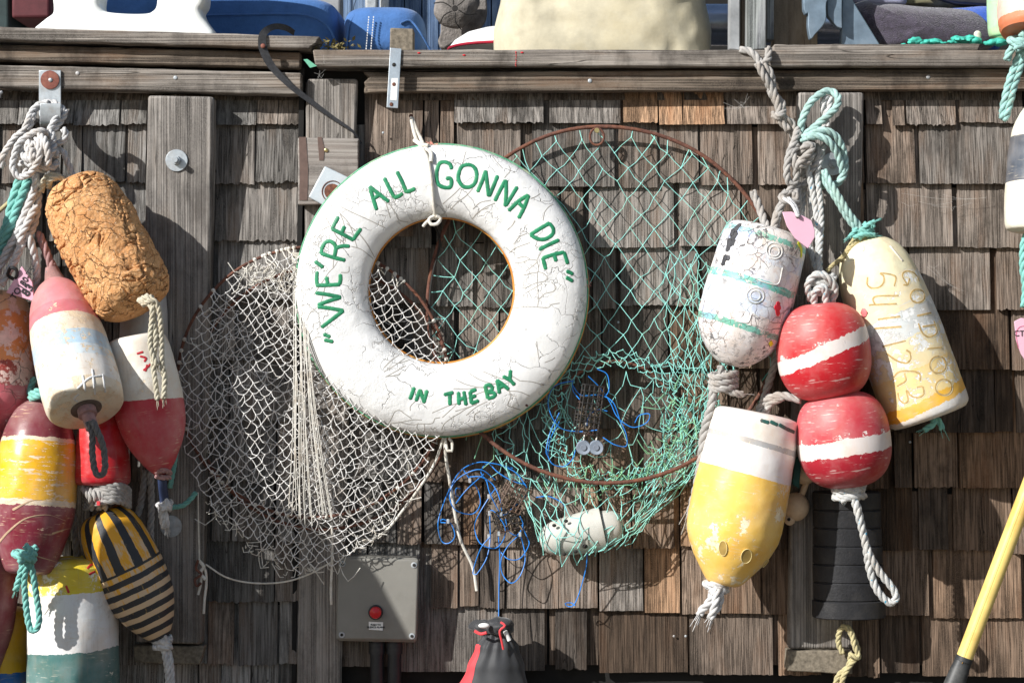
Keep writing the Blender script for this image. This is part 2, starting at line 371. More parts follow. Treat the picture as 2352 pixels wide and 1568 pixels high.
def ringmat():
    m = NT('white_cracked_paint', .38, .45); v = m.obj()
    c = m.mix(m.rr(m.noise(v, 5, 5, .6), .35, .7), (.74,.735,.72), (.82,.815,.80))
    c = m.mix(m.math('MULTIPLY', m.rr(m.noise(v, 16, 7, .75), .58, .75), .35), c, (.66,.60,.48))
    def cracks(scale, wd, lo, hi, seed):
        vv = m.n('VectorMath', operation='ADD', i_0=m.scale(v, (1,1,1), loc=(seed,0,0)), i_1=m.n('VectorMath', operation='SCALE', i_0=m.noisec(v, 9, 6), i_Scale=.17).outputs[0]).outputs[0]
        vo = m.n('TexVoronoi', feature='DISTANCE_TO_EDGE', i_Vector=vv, i_Scale=scale).outputs[0]
        return m.math('MULTIPLY', m.rr(vo, wd, .0), m.rr(m.noise(m.scale(v, (1,1,1), loc=(seed,3,0)), 6.5, 4, .6), lo, hi))
    k1 = cracks(15, .020, .50, .56, 0); k2 = cracks(38, .05, .52, .57, 4.3)
    k = m.math('MAXIMUM', k1, m.math('MULTIPLY', k2, .75))
    c = m.mix(m.math('MULTIPLY', k, .75), c, (.50,.475,.44))
    red = m.rr(m.noise(v, 38, 2), .775, .785); c = m.mix(red, c, (.4,.07,.05))
    wr = m.math('MULTIPLY', m.noise(v, 55, 6, .7), m.rr(m.noise(m.scale(v, (1,1,1), loc=(9,9,1)), 7, 3), .50, .62))
    h = m.math('SUBTRACT', m.math('ADD', m.math('ADD', m.math('MULTIPLY', m.noise(v, 10, 5), 1.3), m.math('MULTIPLY', wr, 1.1)), m.math('MULTIPLY', m.noise(v, 160, 4, .6), .10)), m.math('MULTIPLY', k, 1.2))
    return m.out(c, m.bump(h, .75, .0035))
M['ring'] = ringmat()
# ================================================================= SETTING
g = MB().box((-60, -60, -.3), (60, 60, 0)); o = g.build('ground', plain('earth', (.16,.13,.10), .95, scale=4), smooth=False); tag(o, None, None, kind='structure')
dk = MB()
for i in range(14): dk.box((-4, .03+i*.115, W(0,122,.03).z-.045), (4, .03+i*.115+.108, W(0,122,.03).z-.005))
o = dk.build('deck', M['rail'], smooth=False, bevel=.002); tag(o, None, None, kind='structure')
# ---------------------------------------------------------------- shingled wall
wall = thing('shingle_wall', 'weathered grey and brown cedar shingle wall behind the nets and buoys', 'wall', (0,0,0))
XL, XR = -900, 3250
MB().box((W(XL,0).x, .003, 0), (W(XR,0).x, .02, W(0,125).z)).box((W(XL,0).x, .0215, W(0,1500).z), (W(XR,0).x, .6, W(0,1450).z)).build('backing', M['black'], wall, smooth=False).location.z = 0
sh = MB()
def shingle(x0, x1, yb, E, tint, thick=.013, rot=0, proud=0, top=None, jag=.0, bowl=0):
    """tapered, split shingle; px coordinates of its exposed bottom"""
    a = W(x0, yb); b = W(x1, yb); H = (2.02*E if top is None else (yb-top))/S
    H = min(H, (yb-(190 if x1 > 700 else 205))/S)
    n = max(3, int((x1-x0)/4)); fr = -.028-proud; bk = fr+thick
    vs = []; cx = (a.x+b.x)/2; amp = .0012*jag
    seed = rnd.random()*50; cup = rnd.uniform(-.004, .004); lean = rnd.uniform(-.0015,.0015)
    rows = 5
    for j in range(rows):
        f = j/(rows-1)
        for i in range(n+1):
            u = i/n; x = a.x+(b.x-a.x)*u; z = a.z + H*f
            if j == 0: z += amp*noise.noise(Vector((x*400, seed, 0)))*2 + amp*noise.noise(Vector((x*90, seed, 3)))*2
            x += (.0012*noise.noise(Vector((z*25, seed, 5))) if i in (0, n) else 0)
            yy = fr*(1-f*.93) + cup*(1-f)*((2*u-1)**2) + lean*(2*u-1)*(1-f) + .0007*noise.noise(Vector((x*170, z*6, seed)))
            vs.append((x, yy, z))
    k = len(vs)
    for i in range(n+1):      # bottom back edge
        u = i/n; vs.append((vs[i][0], vs[i][1]+thick, vs[i][2]+.001))
    for j in range(rows): # side backs
        for i in (0, n):
            p = vs[j*(n+1)+i]; vs.append((p[0], p[1]+thick*(1-.5*j/(rows-1)), p[2]))
    fs = []
    for j in range(rows-1):
        for i in range(n): q = j*(n+1)+i; fs.append((q, q+1, q+n+2, q+n+1))
    for i in range(n): fs.append((i, k+i, k+i+1, i+1))
    s0 = k+n+1
    for j in range(rows-1):
        fs.append((j*(n+1), (j+1)*(n+1), s0+2*(j+1), s0+2*j)); fs.append((j*(n+1)+n, s0+2*j+1, s0+2*(j+1)+1, (j+1)*(n+1)+n))
    if rot:
        c_, s_ = math.cos(rot), math.sin(rot); zz = a.z+H
        vs = [(cx+(x-cx)*c_-(z-zz)*s_, y, zz+(x-cx)*s_+(z-zz)*c_) for x, y, z in vs]
    sh.add(vs, fs, tint)
def tint_for(x, row, fixed=None):
    if fixed: return (*fixed, rnd.random(), 1)
    brown = min(1, max(0, (x-700)/900)) * .62
    if row >= 6 and x > 900: brown += .12
    b = max(0, min(1, rnd.gauss(brown, .16))); lum = rnd.gauss(.96 if x < 700 else (.80 if row < 3 else (.56 if x > 1500 else .66)), .22)
    if 1000 < x < 1750 and row >= 6 and rnd.random() < .15: b, lum = .9, .80
    return (max(.30, lum), b, rnd.random(), 1)
baseL = [287, 421, 556, 692, 828, 964, 1101, 1238, 1380, 1520, 1660, 1800]
baseR = [287, 427, 567, 706, 843, 979, 1106, 1246, 1396, 1530]
slR   = [0, -1, 2, 6, 9, 12, 17, 19, 20, 16]
def rowsx(lo, hi, row, bases, slopes, E, fixed=None, wmin=55, wmax=185):
    x = lo
    segs = fixed or []
    if lo > 0: wmin, wmax = 60, 235
    while x < hi-20:
        hit = [s_ for s_ in segs if s_[0]-25 <= x < s_[1]]
        if hit: s_ = hit[0]; x0, x1 = s_[0], s_[1]; tn = s_[2] if len(s_) > 2 else None; dy = s_[3] if len(s_) > 3 else 0
        else:
            nx = [s_[0] for s_ in segs if s_[0] > x]; wd = rnd.uniform(wmin, wmax)
            if rnd.random() < .25: wd *= .5
            lim = (min(nx)-6) if nx else hi
            x0 = x; x1 = min(x+max(wd, 30), lim); tn = None; dy = 0
            if lim-x1 < 30: x1 = lim
        yb = bases[row] + slopes*(((x0+x1)/2)-1000)/1300 + rnd.gauss(0, 2.0 if x0 < 700 else 3.6) + dy
        tc = tint_for(x0, row, tn); jg = rnd.choice([.6,1.2,2.0,3.0]) if x0 < 700 else rnd.choice([.2,.4,.7,1.1,2.0]); pr_ = rnd.uniform(0, .007); ro = rnd.gauss(0, .0045)
        if x1-x0 > 95 and rnd.random() < .38:      # a split running the length of the shingle
            xm = x0+(x1-x0)*rnd.uniform(.25,.75); gp = rnd.choice([.8, 1.2, 2.2])
            shingle(x0, xm-gp, yb, E, tc, jag=jg, proud=pr_, rot=ro); shingle(xm+gp, x1, yb+rnd.gauss(0,1.6), E, (tc[0]*rnd.uniform(.85,1.15), tc[1], tc[2], 1), jag=jg, proud=pr_+rnd.uniform(-.002,.002), rot=ro+rnd.gauss(0,.003))
        else: shingle(x0, x1, yb, E, tc, jag=jg, proud=pr_, rot=ro)
        x = x1 + (rnd.choice([4, 6, 9, 13, 18, 26]) if x0 > 700 else rnd.choice([2, 4, 6, 10]))
fixL = {0: [(-20,45),(48,278),(283,340),(500,592),(594,690)], 1: [(150,290),(298,340),(496,586),(592,690)], 2: [(0,30),(250,340),(495,690,(1.0,.1))]}
fixR = {0: [(1045,1248,(1.05,.1)),(1262,1424,(1.1,.12)),(1430,1508,(1.55,1.0),-2),(1512,1660,(1.5,1.0),2),(1667,1832,(.95,.3)),(1985,2020,(.8,.4)),(2078,2190,(1.0,.25)),(2200,2345,(.85,.3))],
        1: [(840,1010,(.8,.3)),(1050,1195,(.8,.3)),(1222,1410,(.72,.15)),(1420,1508,(.75,.3)),(1514,1600,(.8,.35)),(1606,1725,(.85,.4)),(1738,1850,(1.1,.35)),(1985,2095,(.85,.5)),(2108,2345,(.8,.15))],
        2: [(1290,1340),(1352,1545,(1.1,.15)),(1560,1698,(1.25,.2)),(1985,2180,(.9,.3)),(2195,2360,(.9,.3))],
        3: [(1360,1412,(.8,.3)),(1425,1600,(1.0,.15)),(2010,2268,(.95,.3)),(2285,2380)],
        7: [(975,1015),(1112,1338,(1.1,.35)),(1342,1374,(1.1,.8)),(1382,1545,(.95,.7)),(1562,1630)],
        8: [(1165,1372,(1.05,.35)),(1376,1475,(1.1,.15)),(1480,1560,(1.3,1.0)),(1565,1650,(1.1,.6))]}
for r_ in range(11, -1, -1):
    rowsx(XL, 694, r_, baseL, 0, 136, fixL.get(r_))
for x in range(790, XR, 118): shingle(x, x+112, 1524, 139, (.55,.6,rnd.random(),1), proud=-.014)
for r_ in range(9, -1, -1):
    if r_ <= 9: rowsx(790 if r_ > 1 else 1040, XR, r_, baseR, slR[r_], 139, fixR.get(r_))
# an extra run just under the right rail so no backing shows
for x in range(XL, XR, 130):
    if 700 < x < 900: continue
    shingle(x, x+124, 232, 60, (.6,.3,rnd.random(),1), proud=-.012)
# split vertical boards by the life ring hanger
for x0, x1, t0, yb, lm, br in [(838,948,190,545,.95,.45),(950,972,190,360,.5,.4),(976,1008,190,420,.8,.45),(1012,1042,190,440,.85,.55)]:
    shingle(x0, x1, yb, 60, (lm, br, rnd.random(), 1), top=t0, proud=rnd.uniform(.004,.009), rot=rnd.gauss(0,.008))
sh.build('shingles', M['shingle'], wall, angle=30)
MB().box((W(XL,0).x, .45, .0), (W(XR,0).x, .5, W(0,1440).z)).build('gap_shade_panel', M['black'], wall, smooth=False)  # added panel; its black stands in for shade in the gap below
MB().prism([(W(690,0).x, W(0,160).z),(W(702,0).x, W(0,160).z),(W(682,0).x, W(0,1600).z),(W(672,0).x,W(0,1600).z)], -.031, -.002).build('joint_gap_shade', M['black'], wall, smooth=False)  # black strip standing in for the shade inside the joint gap
# small nails on shingles
nl = MB()
for x, y in [(1420,740),(785,410),(880,305),(2090,1015),(1548,1460),(1575,1460),(520,700)]:
    p = W(x, y, -.03); nl.ball(p, .0035, (1,.5,1), 8)
nl.build('nail', M['galvdull'], wall)
# ---------------------------------------------------------------- boards and posts
def board(name, label, pts, y0, y1, mat, nails=(), bev=.004, ragged=None, cat='board', group=None):
    """pts: 4 corners px TL,TR,BR,BL ; subdivided and roughened plank"""
    t = thing(name, label, cat, W((pts[3][0]+pts[2][0])/2, (pts[3][1]+pts[2][1])/2, y1), group=group)
    m = MB(); n = 60; k = 4
    TL, TR, BR, BL = [Vector((p[0], p[1], 0)) for p in pts]; vs = []
    horiz = (TR-TL).length > (BL-TL).length
    nu, nv = (n, k) if horiz else (k, n)
    sd = rnd.random()*90
    for L_ in range(2):
        yy = y0 if L_ == 0 else y1
        for j in range(nv+1):
            for i in range(nu+1):
                u, v = i/nu, j/nv; p = (TL*(1-u)+TR*u)*(1-v) + (BL*(1-u)+BR*u)*v
                edge = (j in (0, nv)) if horiz else (i in (0, nu))
                q = W(p.x, p.y, y0)
                if L_: q.x += .0; q.y = 0
                if edge:
                    dd = .0018*noise.noise(Vector((q.x*14+sd, q.z*14, sd))) + .0011*noise.noise(Vector((q.x*70+sd, q.z*70, sd)))
                    if horiz: q.z += dd
                    else: q.x += dd
                if ragged and horiz and ((i == nu and 'R' in ragged) or (i == 0 and 'L' in ragged)):
                    q.x += rnd.uniform(-.014, .010)
                vs.append((q.x, yy + (.0009*noise.noise(Vector((q.x*30, q.z*30, sd))) if L_ == 0 else 0), q.z))
    N = (nu+1)*(nv+1); fs = []
    for j in range(nv):
        for i in range(nu):
            a = j*(nu+1)+i; b = a+1; c = a+nu+2; d = a+nu+1
            fs.append((a, d, c, b)); fs.append((a+N, b+N, c+N, d+N))
    def rim(seq):
        for a, b in zip(seq, seq[1:]): fs.append((a, b, b+N, a+N))
    rim([i for i in range(nu+1)]); rim([nv*(nu+1)+i for i in range(nu, -1, -1)])
    rim([j*(nu+1) for j in range(nv, -1, -1)]); rim([j*(nu+1)+nu for j in range(nv+1)])
    m.add(vs, fs); m.build('plank', mat, t, bevel=bev, angle=35)
    for x, y in nails:
        q = MB(); q.ball(W(x, y, y0-.0005), .0055, (1,.35,1), 14); q.build('nail', M['galvdull'], t)
    return t
board('rail_board', 'topmost weathered grey rail board with a broken right end under the white cleat', [(-900,36),(728,84),(722,113),(-900,66)], -.085, .03, M['rail'], ragged='R')
board('rail_board', 'middle dark grey rail board on the left, between the broken board and the nailed board', [(-900,80),(690,120),(690,157),(-900,117)], -.055, -.006, M['rail_dark'])
board('rail_board', 'lower left rail board with round nail heads, above the tall grey post', [(-900,126),(692,167),(692,218),(-900,180)], -.072, -.016, M['rail'], nails=[(178,169),(403,179)])
board('rail_board', 'long grey top rail board with red paint drips under the beige canvas bag', [(718,114),(3250,116),(3250,154),(724,152)], -.090, .03, M['rail'])
board('rail_board', 'deeply grained brown rail board with worm holes, just above the shingles on the right', [(841,166),(3250,154),(3250,201),(841,213)], -.062, -.030, M['rail_dark'], nails=[(1355,186),(2132,177)], ragged='L')
board('rail_strip', 'thin grey wooden strip on the right end of the top rail, under the purple towel', [(1778,103),(2252,101),(2246,116),(1778,117)], -.070, .10, M['rail'], cat='strip', bev=.002)
rp = MB()
for y in range(120, 153, 4):
    p = W(1185+rnd.uniform(-1,1), y, -.0915); rp.ball(p, .0022*rnd.uniform(.5,1), (1,.3,1.3 if y < 128 else .7), 8)
for x, y in [(1066,127),(962,122),(1199,121),(906,122)]: rp.ball(W(x,y,-.0915), .003, (1.4,.3,.7), 8)
o = base_origin(rp.build('paint_drip', plain('red_drip', (.6,.02,.03), .4))); tag(o, 'dotted line of red paint drips on the grey top rail below the canvas bag', 'paint drips')
# left tall post
def post(name, label, pts, y0, mat, bolt=None, foot=None, foots=None, washers=22):
    t = board(name, label, pts, y0, -.03, mat, cat='post', bev=.007)
    if bolt:
        bx, by, br, yy = bolt
        q = MB(); c = W(bx, by, y0); fr = Matrix(((1,0,0),(0,0,-1),(0,1,0)))
        def disc(r, a, b, n=32):
            m = MB(); m.lathe([(a,0),(a,r*.97),(a+.0006,r),(b-.0006,r),(b,r*.97),(b,0)], n); return m
        def put(m, name, mat, **k):
            for i, p in enumerate(m.v): m.v[i] = c + Vector((p.x, -p.z, p.y))
            k.setdefault('angle', 15); return m.build(name, mat, t, **k)
        put(disc(R(br), 0, .004), 'washer', M['galv'])
        put(disc(R(br*.42), .004, .016, 6), 'nut', M['galv'], angle=20)
        put(disc(R(br*.26), .016, .030, 20), 'bolt', M['galv'])
    return t
post('wooden_post', 'tall pale grey wooden post with a bolt and washer, right of the cork buoy', [(339,219),(491,222),(463,1480),(312,1474)], -.085, M['post'], bolt=(406,369,25,0))
f = board('post_foot', 'short wooden block end under the tall grey post on the left', [(306,1482),(470,1482),(458,1526),(308,1520)], -.075, -.028, M['endgrain'], cat='block')
post('wooden_post', 'narrow dark wooden post at the wall joint, left of the grey alarm box', [(704,181),(822,181),(782,1640),(680,1640)], -.045, M['post'])
post('wooden_post', 'brown wooden post behind the tangle of ropes, right of the striped white buoy', [(1833,212),(1984,212),(1958,1490),(1812,1490)], -.070, M['post_brown'] if False else M['post'], bolt=(1912,377,26,0))
board('post_foot', 'short wooden block end under the post, behind the hanging yellow rope', [(1810,1494),(1958,1494),(1958,1548),(1808,1540)], -.085, -.028, M['endgrain'], cat='block')
blk = board('wooden_block', 'grey wooden block with brown paint streaks, at the upper left of the life ring', [(684,316),(825,318),(822,470),(684,470)], -.075, -.0455, M['block'], cat='block')
q = MB()
for x0, x1 in [((702,322,8),(704,465,9)), ((741,322,5),(745,375,5))]:
    (a, b, wd), (c, d, w2) = x0, x1
    q.prism([(W(a-wd,b).x, W(0,b).z), (W(a+wd,b).x, W(0,b).z), (W(c+w2+2,(b+d)/2).x, W(0,(b+d)/2).z), (W(c+w2,d).x, W(0,d).z), (W(c-w2,d).x, W(0,d).z), (W(a-wd+2,(b+d)/2).x, W(0,(b+d)/2).z)], -.0765, -.0745)
q.build('paint_streak', plain('brown_streak', (.13,.085,.07), .8, var=.2, scale=60), blk, smooth=False)
MB().ball(W(749,345,-.077), .0055, (1,.4,1), 14).build('screw', M['brass'], blk)
# white square washer plate
pl = thing('plate_washer', 'tilted pale square steel plate with a rusty bolt, behind the life ring', 'plate', W(765,430,-.08))
MB().prism([(W(x,y).x, W(x,y).z) for x, y in [(716,458),(753,388),(830,425),(790,500)]], -.083, -.0765).build('plate', plain('pale_plate', (.52,.58,.62), .55, .1, var=.08), pl, smooth=False, bevel=.004)
m = MB(); m.lathe([(0,0),(0,R(18)),(.012,R(17)),(.014,0)], 20)
for i, p in enumerate(m.v): m.v[i] = W(763,440,-.083)+Vector((p.x,-p.z,p.y))
m.build('bolt', M['rust'], pl)
m = MB(); c = W(764,440,-.084); m.tube([c+Vector((math.cos(a/12*math.pi)*R(24),0,math.sin(a/12*math.pi)*R(24))) for a in range(24)], .0012, 6, True); m.build('rust_ring', M['rust'], pl)
# hook bracket on the left
hk = thing('hook_bracket', 'galvanised steel hook bracket with a rusty round washer, holding the knotted white ropes', 'hook', W(115,180,-.07))
q = MB(); path = [(115,162,-.076),(115,262,-.078),(115,283,-.11),(116,290,-.15),(116,280,-.185),(116,246,-.195),(117,238,-.195)]
P = cr([W(*p) for p in path], .006); vs = []; fs = []
for i, p in enumerate(P):
    hw = R(25 if i < len(P)*.4 else 23)
    a = P[max(0,i-1)]; b = P[min(len(P)-1,i+1)]; t_ = (b-a).normalized(); n_ = Vector((1,0,0)).cross(t_)*.0025
    vs += [p+Vector((-hw,0,0))-n_, p+Vector((hw,0,0))-n_, p+Vector((hw,0,0))+n_, p+Vector((-hw,0,0))+n_]
for i in range(len(P)-1):
    for k in range(4): fs.append((i*4+k, i*4+(k+1)%4, (i+1)*4+(k+1)%4, (i+1)*4+k))
fs += [(3,2,1,0), tuple((len(P)-1)*4+k for k in range(4))]
q.add(vs, fs); q.build('strap', M['galv'], hk, bevel=.0012, angle=30)
m = MB(); m.lathe([(0,0),(0,R(21)),(.003,R(21)),(.0035,R(19)),(.0035,0)], 28)
for i, p in enumerate(m.v): m.v[i] = W(115,184,-.079)+Vector((p.x,-p.z,p.y))
m.build('washer', M['rustdisc'], hk)
MB().ball(W(116,184,-.083), R(5), (1,.4,1), 12).build('screw', M['galv'], hk)
# steel strap bracket (centre)
sb = thing('steel_bracket', 'shiny flat steel bracket with a white sticker, screwed across the top rail', 'bracket', W(905,247,-.09))
def quad(pts, y0, y1): return MB().prism([(W(x,y,y0).x, W(x,y,y0).z) for x, y in pts], y0, y1)
quad([(896,110),(922,112),(914,249),(888,247)], -.0955, -.092).build('strap', M['steel'], sb, smooth=False, bevel=.001)
quad([(899,180),(914,180),(911,231),(896,230)], -.0965, -.0957).build('sticker', M['white'], sb, smooth=False)
for x, y in [(905,149),(905,194),(899,240)]: MB().ball(W(x,y,-.0965), R(4.5), (1,.3,1), 12).build('screw', M['rust'] if y != 149 else M['dark'], sb)
# ---------------------------------------------------------------- alarm box
bx = thing('alarm_box', 'grey electrical alarm box with a red push button, low on the wall', 'alarm box', W(868,1475,-.03))
quad([(779,1276),(961,1281),(957,1476),(774,1472)], -.088, -.028).build('case', M['boxgrey'], bx, bevel=.009, seg=4)
quad([(776,1280),(962,1284),(957,1471),(771,1468)], -.100, -.0885).build('lid', M['boxgrey'], bx, bevel=.006, seg=4)
def disc_at(px, py, y, r, h, mat, name, par, n=24, dome=0):
    m = MB(); rr_ = R(r, y); m.lathe([(0,0),(0,rr_),(h*.8,rr_),(h,rr_*.9),(h+dome,0)], n)
    c = W(px, py, y)
    for i, p in enumerate(m.v): m.v[i] = c+Vector((p.x,-p.z,p.y))
    return m.build(name, mat, par, angle=25)
for x, y in [(787,1294),(951,1297),(785,1457),(946,1460)]:
    s_ = disc_at(x, y, -.1003, 7, .0015, M['galvdull'], 'screw', bx); disc_at(x, y, -.1025, 3.5, .001, M['dark'], 'screw_slot', s_)
bz = disc_at(863, 1405, -.1003, 17, .006, M['blackplastic'], 'button_bezel', bx)
disc_at(863, 1405, -.107, 13.5, .018, M['redbutton'], 'button', bz, dome=.003)
st = quad([(847,1427),(880,1428),(879,1447),(847,1445)], -.1025, -.1005).build('sticker', M['white'], bx, smooth=False)
def text(body, px, py, y, size, mat, par, name='lettering', rot=0, bold=0.0):
    cu = bpy.data.curves.new(name, 'FONT'); cu.body = body; cu.size = size; cu.extrude = .0002; cu.offset = bold; cu.align_x = 'CENTER'; cu.align_y = 'CENTER'; cu.space_line = .95
    o = bpy.data.objects.new(name, cu); COL.objects.link(o); bpy.context.view_layer.update()
    me = bpy.data.meshes.new_from_object(o); bpy.data.objects.remove(o); me.name = name
    mt = Matrix.Translation(W(px, py, y)) @ Matrix.Rotation(rot, 4, 'Y') @ Matrix.Rotation(math.pi/2, 4, 'X')
    me.transform((INV[par.name] @ mt) if par else mt); me.materials.clear(); me.materials.append(mat)
    o = bpy.data.objects.new(name, me); COL.objects.link(o); o.parent = par; return o
text("PUSH TO\nSILENCE ALARM", 863, 1437, -.1031, .0063, M['ink'], st, bold=.0002)
for x in (866, 906):
    cd = thing('conduit', 'left black conduit pipe running down from the alarm box' if x == 866 else 'right black conduit pipe running down from the alarm box', 'pipe', W(x,1640,-.06), group='conduits under the alarm box')
    m = MB(); m.tube([W(x,1470,-.06), W(x,1800,-.06), W(x,2180,-.06)], R(15.5), 24); m.build('pipe', M['blackplastic'], cd)
    m = MB(); m.tube([W(x,1474,-.06), W(x,1500,-.06)], R(18.5), 24); m.build('collar', M['blackplastic'], cd)
o = quad([(770,1556),(1250,1556),(1250,1600),(770,1600)], .38, .44).build('plank', plain('pale_plank', (.6,.59,.56), .8, var=.1)); base_origin(o); tag(o, 'pale plank glimpsed in the dark gap below the alarm box', 'plank')
# ================================================================= BUOYS
BV = {}
def bake(obj):
    """BVH of an object in world space"""
    bpy.context.view_layer.update(); me = obj.data; mw = obj.matrix_world
    return BVHTree.FromPolygons([mw @ v.co for v in me.vertices], [tuple(p.vertices) for p in me.polygons])
def buoy(name, label, A, yA, B, yB, prof, matf, group='lobster buoys hung on the wall', lump=.0006, n=96, rows=90, disp=None, partname='float', cat='buoy', flat_end=False):
    a = W(*A, yA); b = W(*B, yB); L = (b-a).length; z = (b-a).normalized()
    y = Vector((0,1,0)); x = y.cross(z).normalized(); y = z.cross(x)
    rot = Matrix((x, y, z)).transposed()
    root = thing(name, label, cat, a, rot, group)
    pr = cr([Vector((p[0]*L, R(p[1], (yA+yB)/2), 0)) for p in prof], L/rows)
    pr = [(p.x, max(0.0005, p.y)) for p in pr]
    pr = [(pr[0][0], 0.0)] + pr + [(pr[-1][0], 0.0)]
    sd = rnd.random()*30
    def dd(p, ang):
        q = p*22+Vector((sd,0,0)); return lump*(noise.noise(q)*2+noise.noise(q*3.1)) + (disp(p, ang, L) if disp else 0)
    m = MB(); m.lathe(pr, n, disp=dd)
    body = m.build(partname, matf(L) if callable(matf) else matf, root, local=True, angle=50)
    body['L'] = L
    return root, body
def raycast(bvh, px, py):
    o = Vector((0,-D,ZC)); d = (W(px,py,0)-o).normalized(); h = bvh.ray_cast(o, d, 20)
    if h[0] is not None and h[1].dot(d) > 0: h = (h[0], -h[1], h[2], h[3])
    return h
def strokes(bvh, lines, r, mat, par, name='lettering', tf=(0,0,1), off=.0006, flat=.45, taper=False, sunk=0):
    """hand painted strokes laid on a surface"""
    ox, oy, s = tf; mb = MB()
    for ln in lines:
        P = cr([Vector((ox+x*s, oy+y*s, 0)) for x, y in ln], 2.0); Q = []; Nn = []
        for p in P:
            h = raycast(bvh, p.x, p.y)
            if h[0] is None: continue
            Q.append(h[0]+h[1]*(off)); Nn.append(h[1])
        if len(Q) < 2: continue
        n = 8; vs = []
        ph = rnd.random()*20
        for i, q in enumerate(Q):
            t = (Q[min(i+1,len(Q)-1)]-Q[max(0,i-1)]).normalized(); b = Nn[i].cross(t).normalized()
            e = i/(len(Q)-1); rr_ = r*(1+.16*noise.noise(Vector((ph+i*.35,0,0))))
            if taper: rr_ *= max(.15, 1-e)
            for k in range(n):
                a = 2*math.pi*k/n; vs.append(q + b*math.cos(a)*R(rr_) + Nn[i]*math.sin(a)*R(rr_)*flat*.25)
        fs = []
        for i in range(len(Q)-1):
            for k in range(n): fs.append((i*n+k, i*n+(k+1)%n, (i+1)*n+(k+1)%n, (i+1)*n+k))
        # rounded ends
        c0 = len(vs); vs.append(Q[0]-(Q[1]-Q[0]).normalized()*R(r)*.6); vs.append(Q[-1]+(Q[-1]-Q[-2]).normalized()*R(r)*.6)
        for k in range(n): fs.append((c0, (k+1)%n, k)); fs.append((c0+1, (len(Q)-1)*n+k, (len(Q)-1)*n+(k+1)%n))
        mb.add(vs, fs)
    return mb.build(name, mat, par, angle=180)
def ropes(par, name, mat, paths, r, y=-.1, fray=0, tf=(0,0,1), pitch=6.5, label=None, top=None):
    for p in paths:
        m = MB(); P = [W(tf[0]+q[0]*tf[2], tf[1]+q[1]*tf[2], q[2] if len(q) > 2 else y) for q in p]
        m.rope(P, R(r), fray=fray, pitch=pitch)
        o = m.build(name, mat, par, angle=180)
    if label: o['label'] = label
    return o
def knot(par, mat, px, py, y, rad, r, turns=3, name='knot', sq=1.0, tilt=0):
    """a wrapped rope knot of a few turns"""
    m = MB(); P = []
    N = turns*14
    for i in range(N+1):
        a = i/14*2*math.pi; h = (i/N-.5)*rad*sq*1.3
        x = math.cos(a)*rad*(1+.12*math.sin(a*.37+1)); d = math.sin(a)*rad
        P.append(W(px+x*math.cos(tilt)-h*math.sin(tilt), py+h*math.cos(tilt)+x*math.sin(tilt)+.25*rad*math.sin(a*.5), y+R(d)))
    m.rope(P, R(r))
    P = [W(px+math.sin(k*1.1)*rad*.6, py+(k-2)*rad*.45, y-R(rad*.9)) for k in range(5)]
    m.rope(P, R(r))
    return m.build(name, mat, par, angle=180)
C = dict(cream=(.74,.66,.50), white=(.80,.79,.76), yellow=(.80,.42,.02), maroon=(.18,.022,.035), pink=(.62,.20,.22), red=(.50,.018,.028), orange=(.72,.22,.06))
# --- cork buoy
def corkdisp(p, a, L):
    q = p*16; f = noise.fractal(q*1.2, .8, 2.2, 5)
    v = noise.voronoi(Vector((p.x+.045*noise.noise(p*16), p.y+.045*noise.noise(p*16+Vector((5,5,5))), p.z*1.4+.04*noise.noise(p*18+Vector((9,1,5)))))*22)[0]
    e = v[1]-v[0]; msk = max(0, min(1, (noise.noise(p*14+Vector((3,1,2)))+.12)*3.5))
    return .0034*f + +.0015*noise.fractal(p*58, .8, 2.1, 3) - .0085*max(0, 1-e/.13)*msk + .0022*noise.noise(p*34+Vector((4,4,4)))
cork, cb = buoy('cork_buoy', 'fat cracked orange-brown cork buoy tilted to the right below the white knot', (163,418), -.20, (322,712), -.27,
    [(0,22),(.015,48),(.05,70),(.13,86),(.3,96),(.6,98),(.84,95),(.93,84),(.975,66),(1,38)], M['cork'], lump=0, n=260, rows=230, disp=corkdisp)
ropes(cork, 'tail_rope', M['rcream'], [[(322,690,-.36),(335,682,-.385),(350,692,-.39),(352,730,-.385),(358,780,-.38),(352,830,-.37),(357,880,-.37),(362,918,-.37)],
    [(330,700,-.37),(345,690,-.395),(362,700,-.39),(370,760,-.38),(372,830,-.37),(378,870,-.37),(376,915,-.37)],[(340,695,-.38),(350,715,-.39),(345,790,-.38),(360,840,-.38)]], 6, fray=6)
knot(cork, M['rcream'], 334, 690, -.365, 13, 6, 2)
ropes(cork, 'neck_rope', M['rcream'], [[(95,440,-.20),(103,412,-.22),(122,402,-.23),(150,412,-.22),(170,430,-.2)],[(112,430,-.2),(116,413,-.235),(140,408,-.23),(160,425,-.22)]], 7)
# --- pink / white / blue buoy
pk, pkb = buoy('bullet_buoy', 'pink-nosed buoy with white and pale blue bands and a dark rope loop', (122,645), -.20, (198,938), -.40,
    [(0,14),(.03,30),(.1,52),(.22,70),(.4,82),(.6,88),(.85,90),(.96,88),(.99,84),(1,80)],
    lambda L: paint('pink_white_buoy', L, [(0,(.60,.23,.25),.14),(.30,(.58,.17,.20),.22),(.40,(.74,.66,.54),.46),(.54,(.42,.58,.70),.42),(.66,(.62,.70,.74),.40),(.74,(.76,.74,.70),.34),(.90,(.74,.66,.52),.42)], under=(.66,.52,.36), edge=.008, slant=.10, wscale=30))
ea = W(122,645,-.20); eb = W(198,938,-.40); ax = (eb-ea).normalized()
m = MB(); m.lathe([(0,0),(0,R(33)),(.002,R(33)),(.002,0)], 32)
rt = Matrix((Vector((0,1,0)).cross(ax).normalized(), ax.cross(Vector((0,1,0)).cross(ax).normalized()), ax)).transposed()
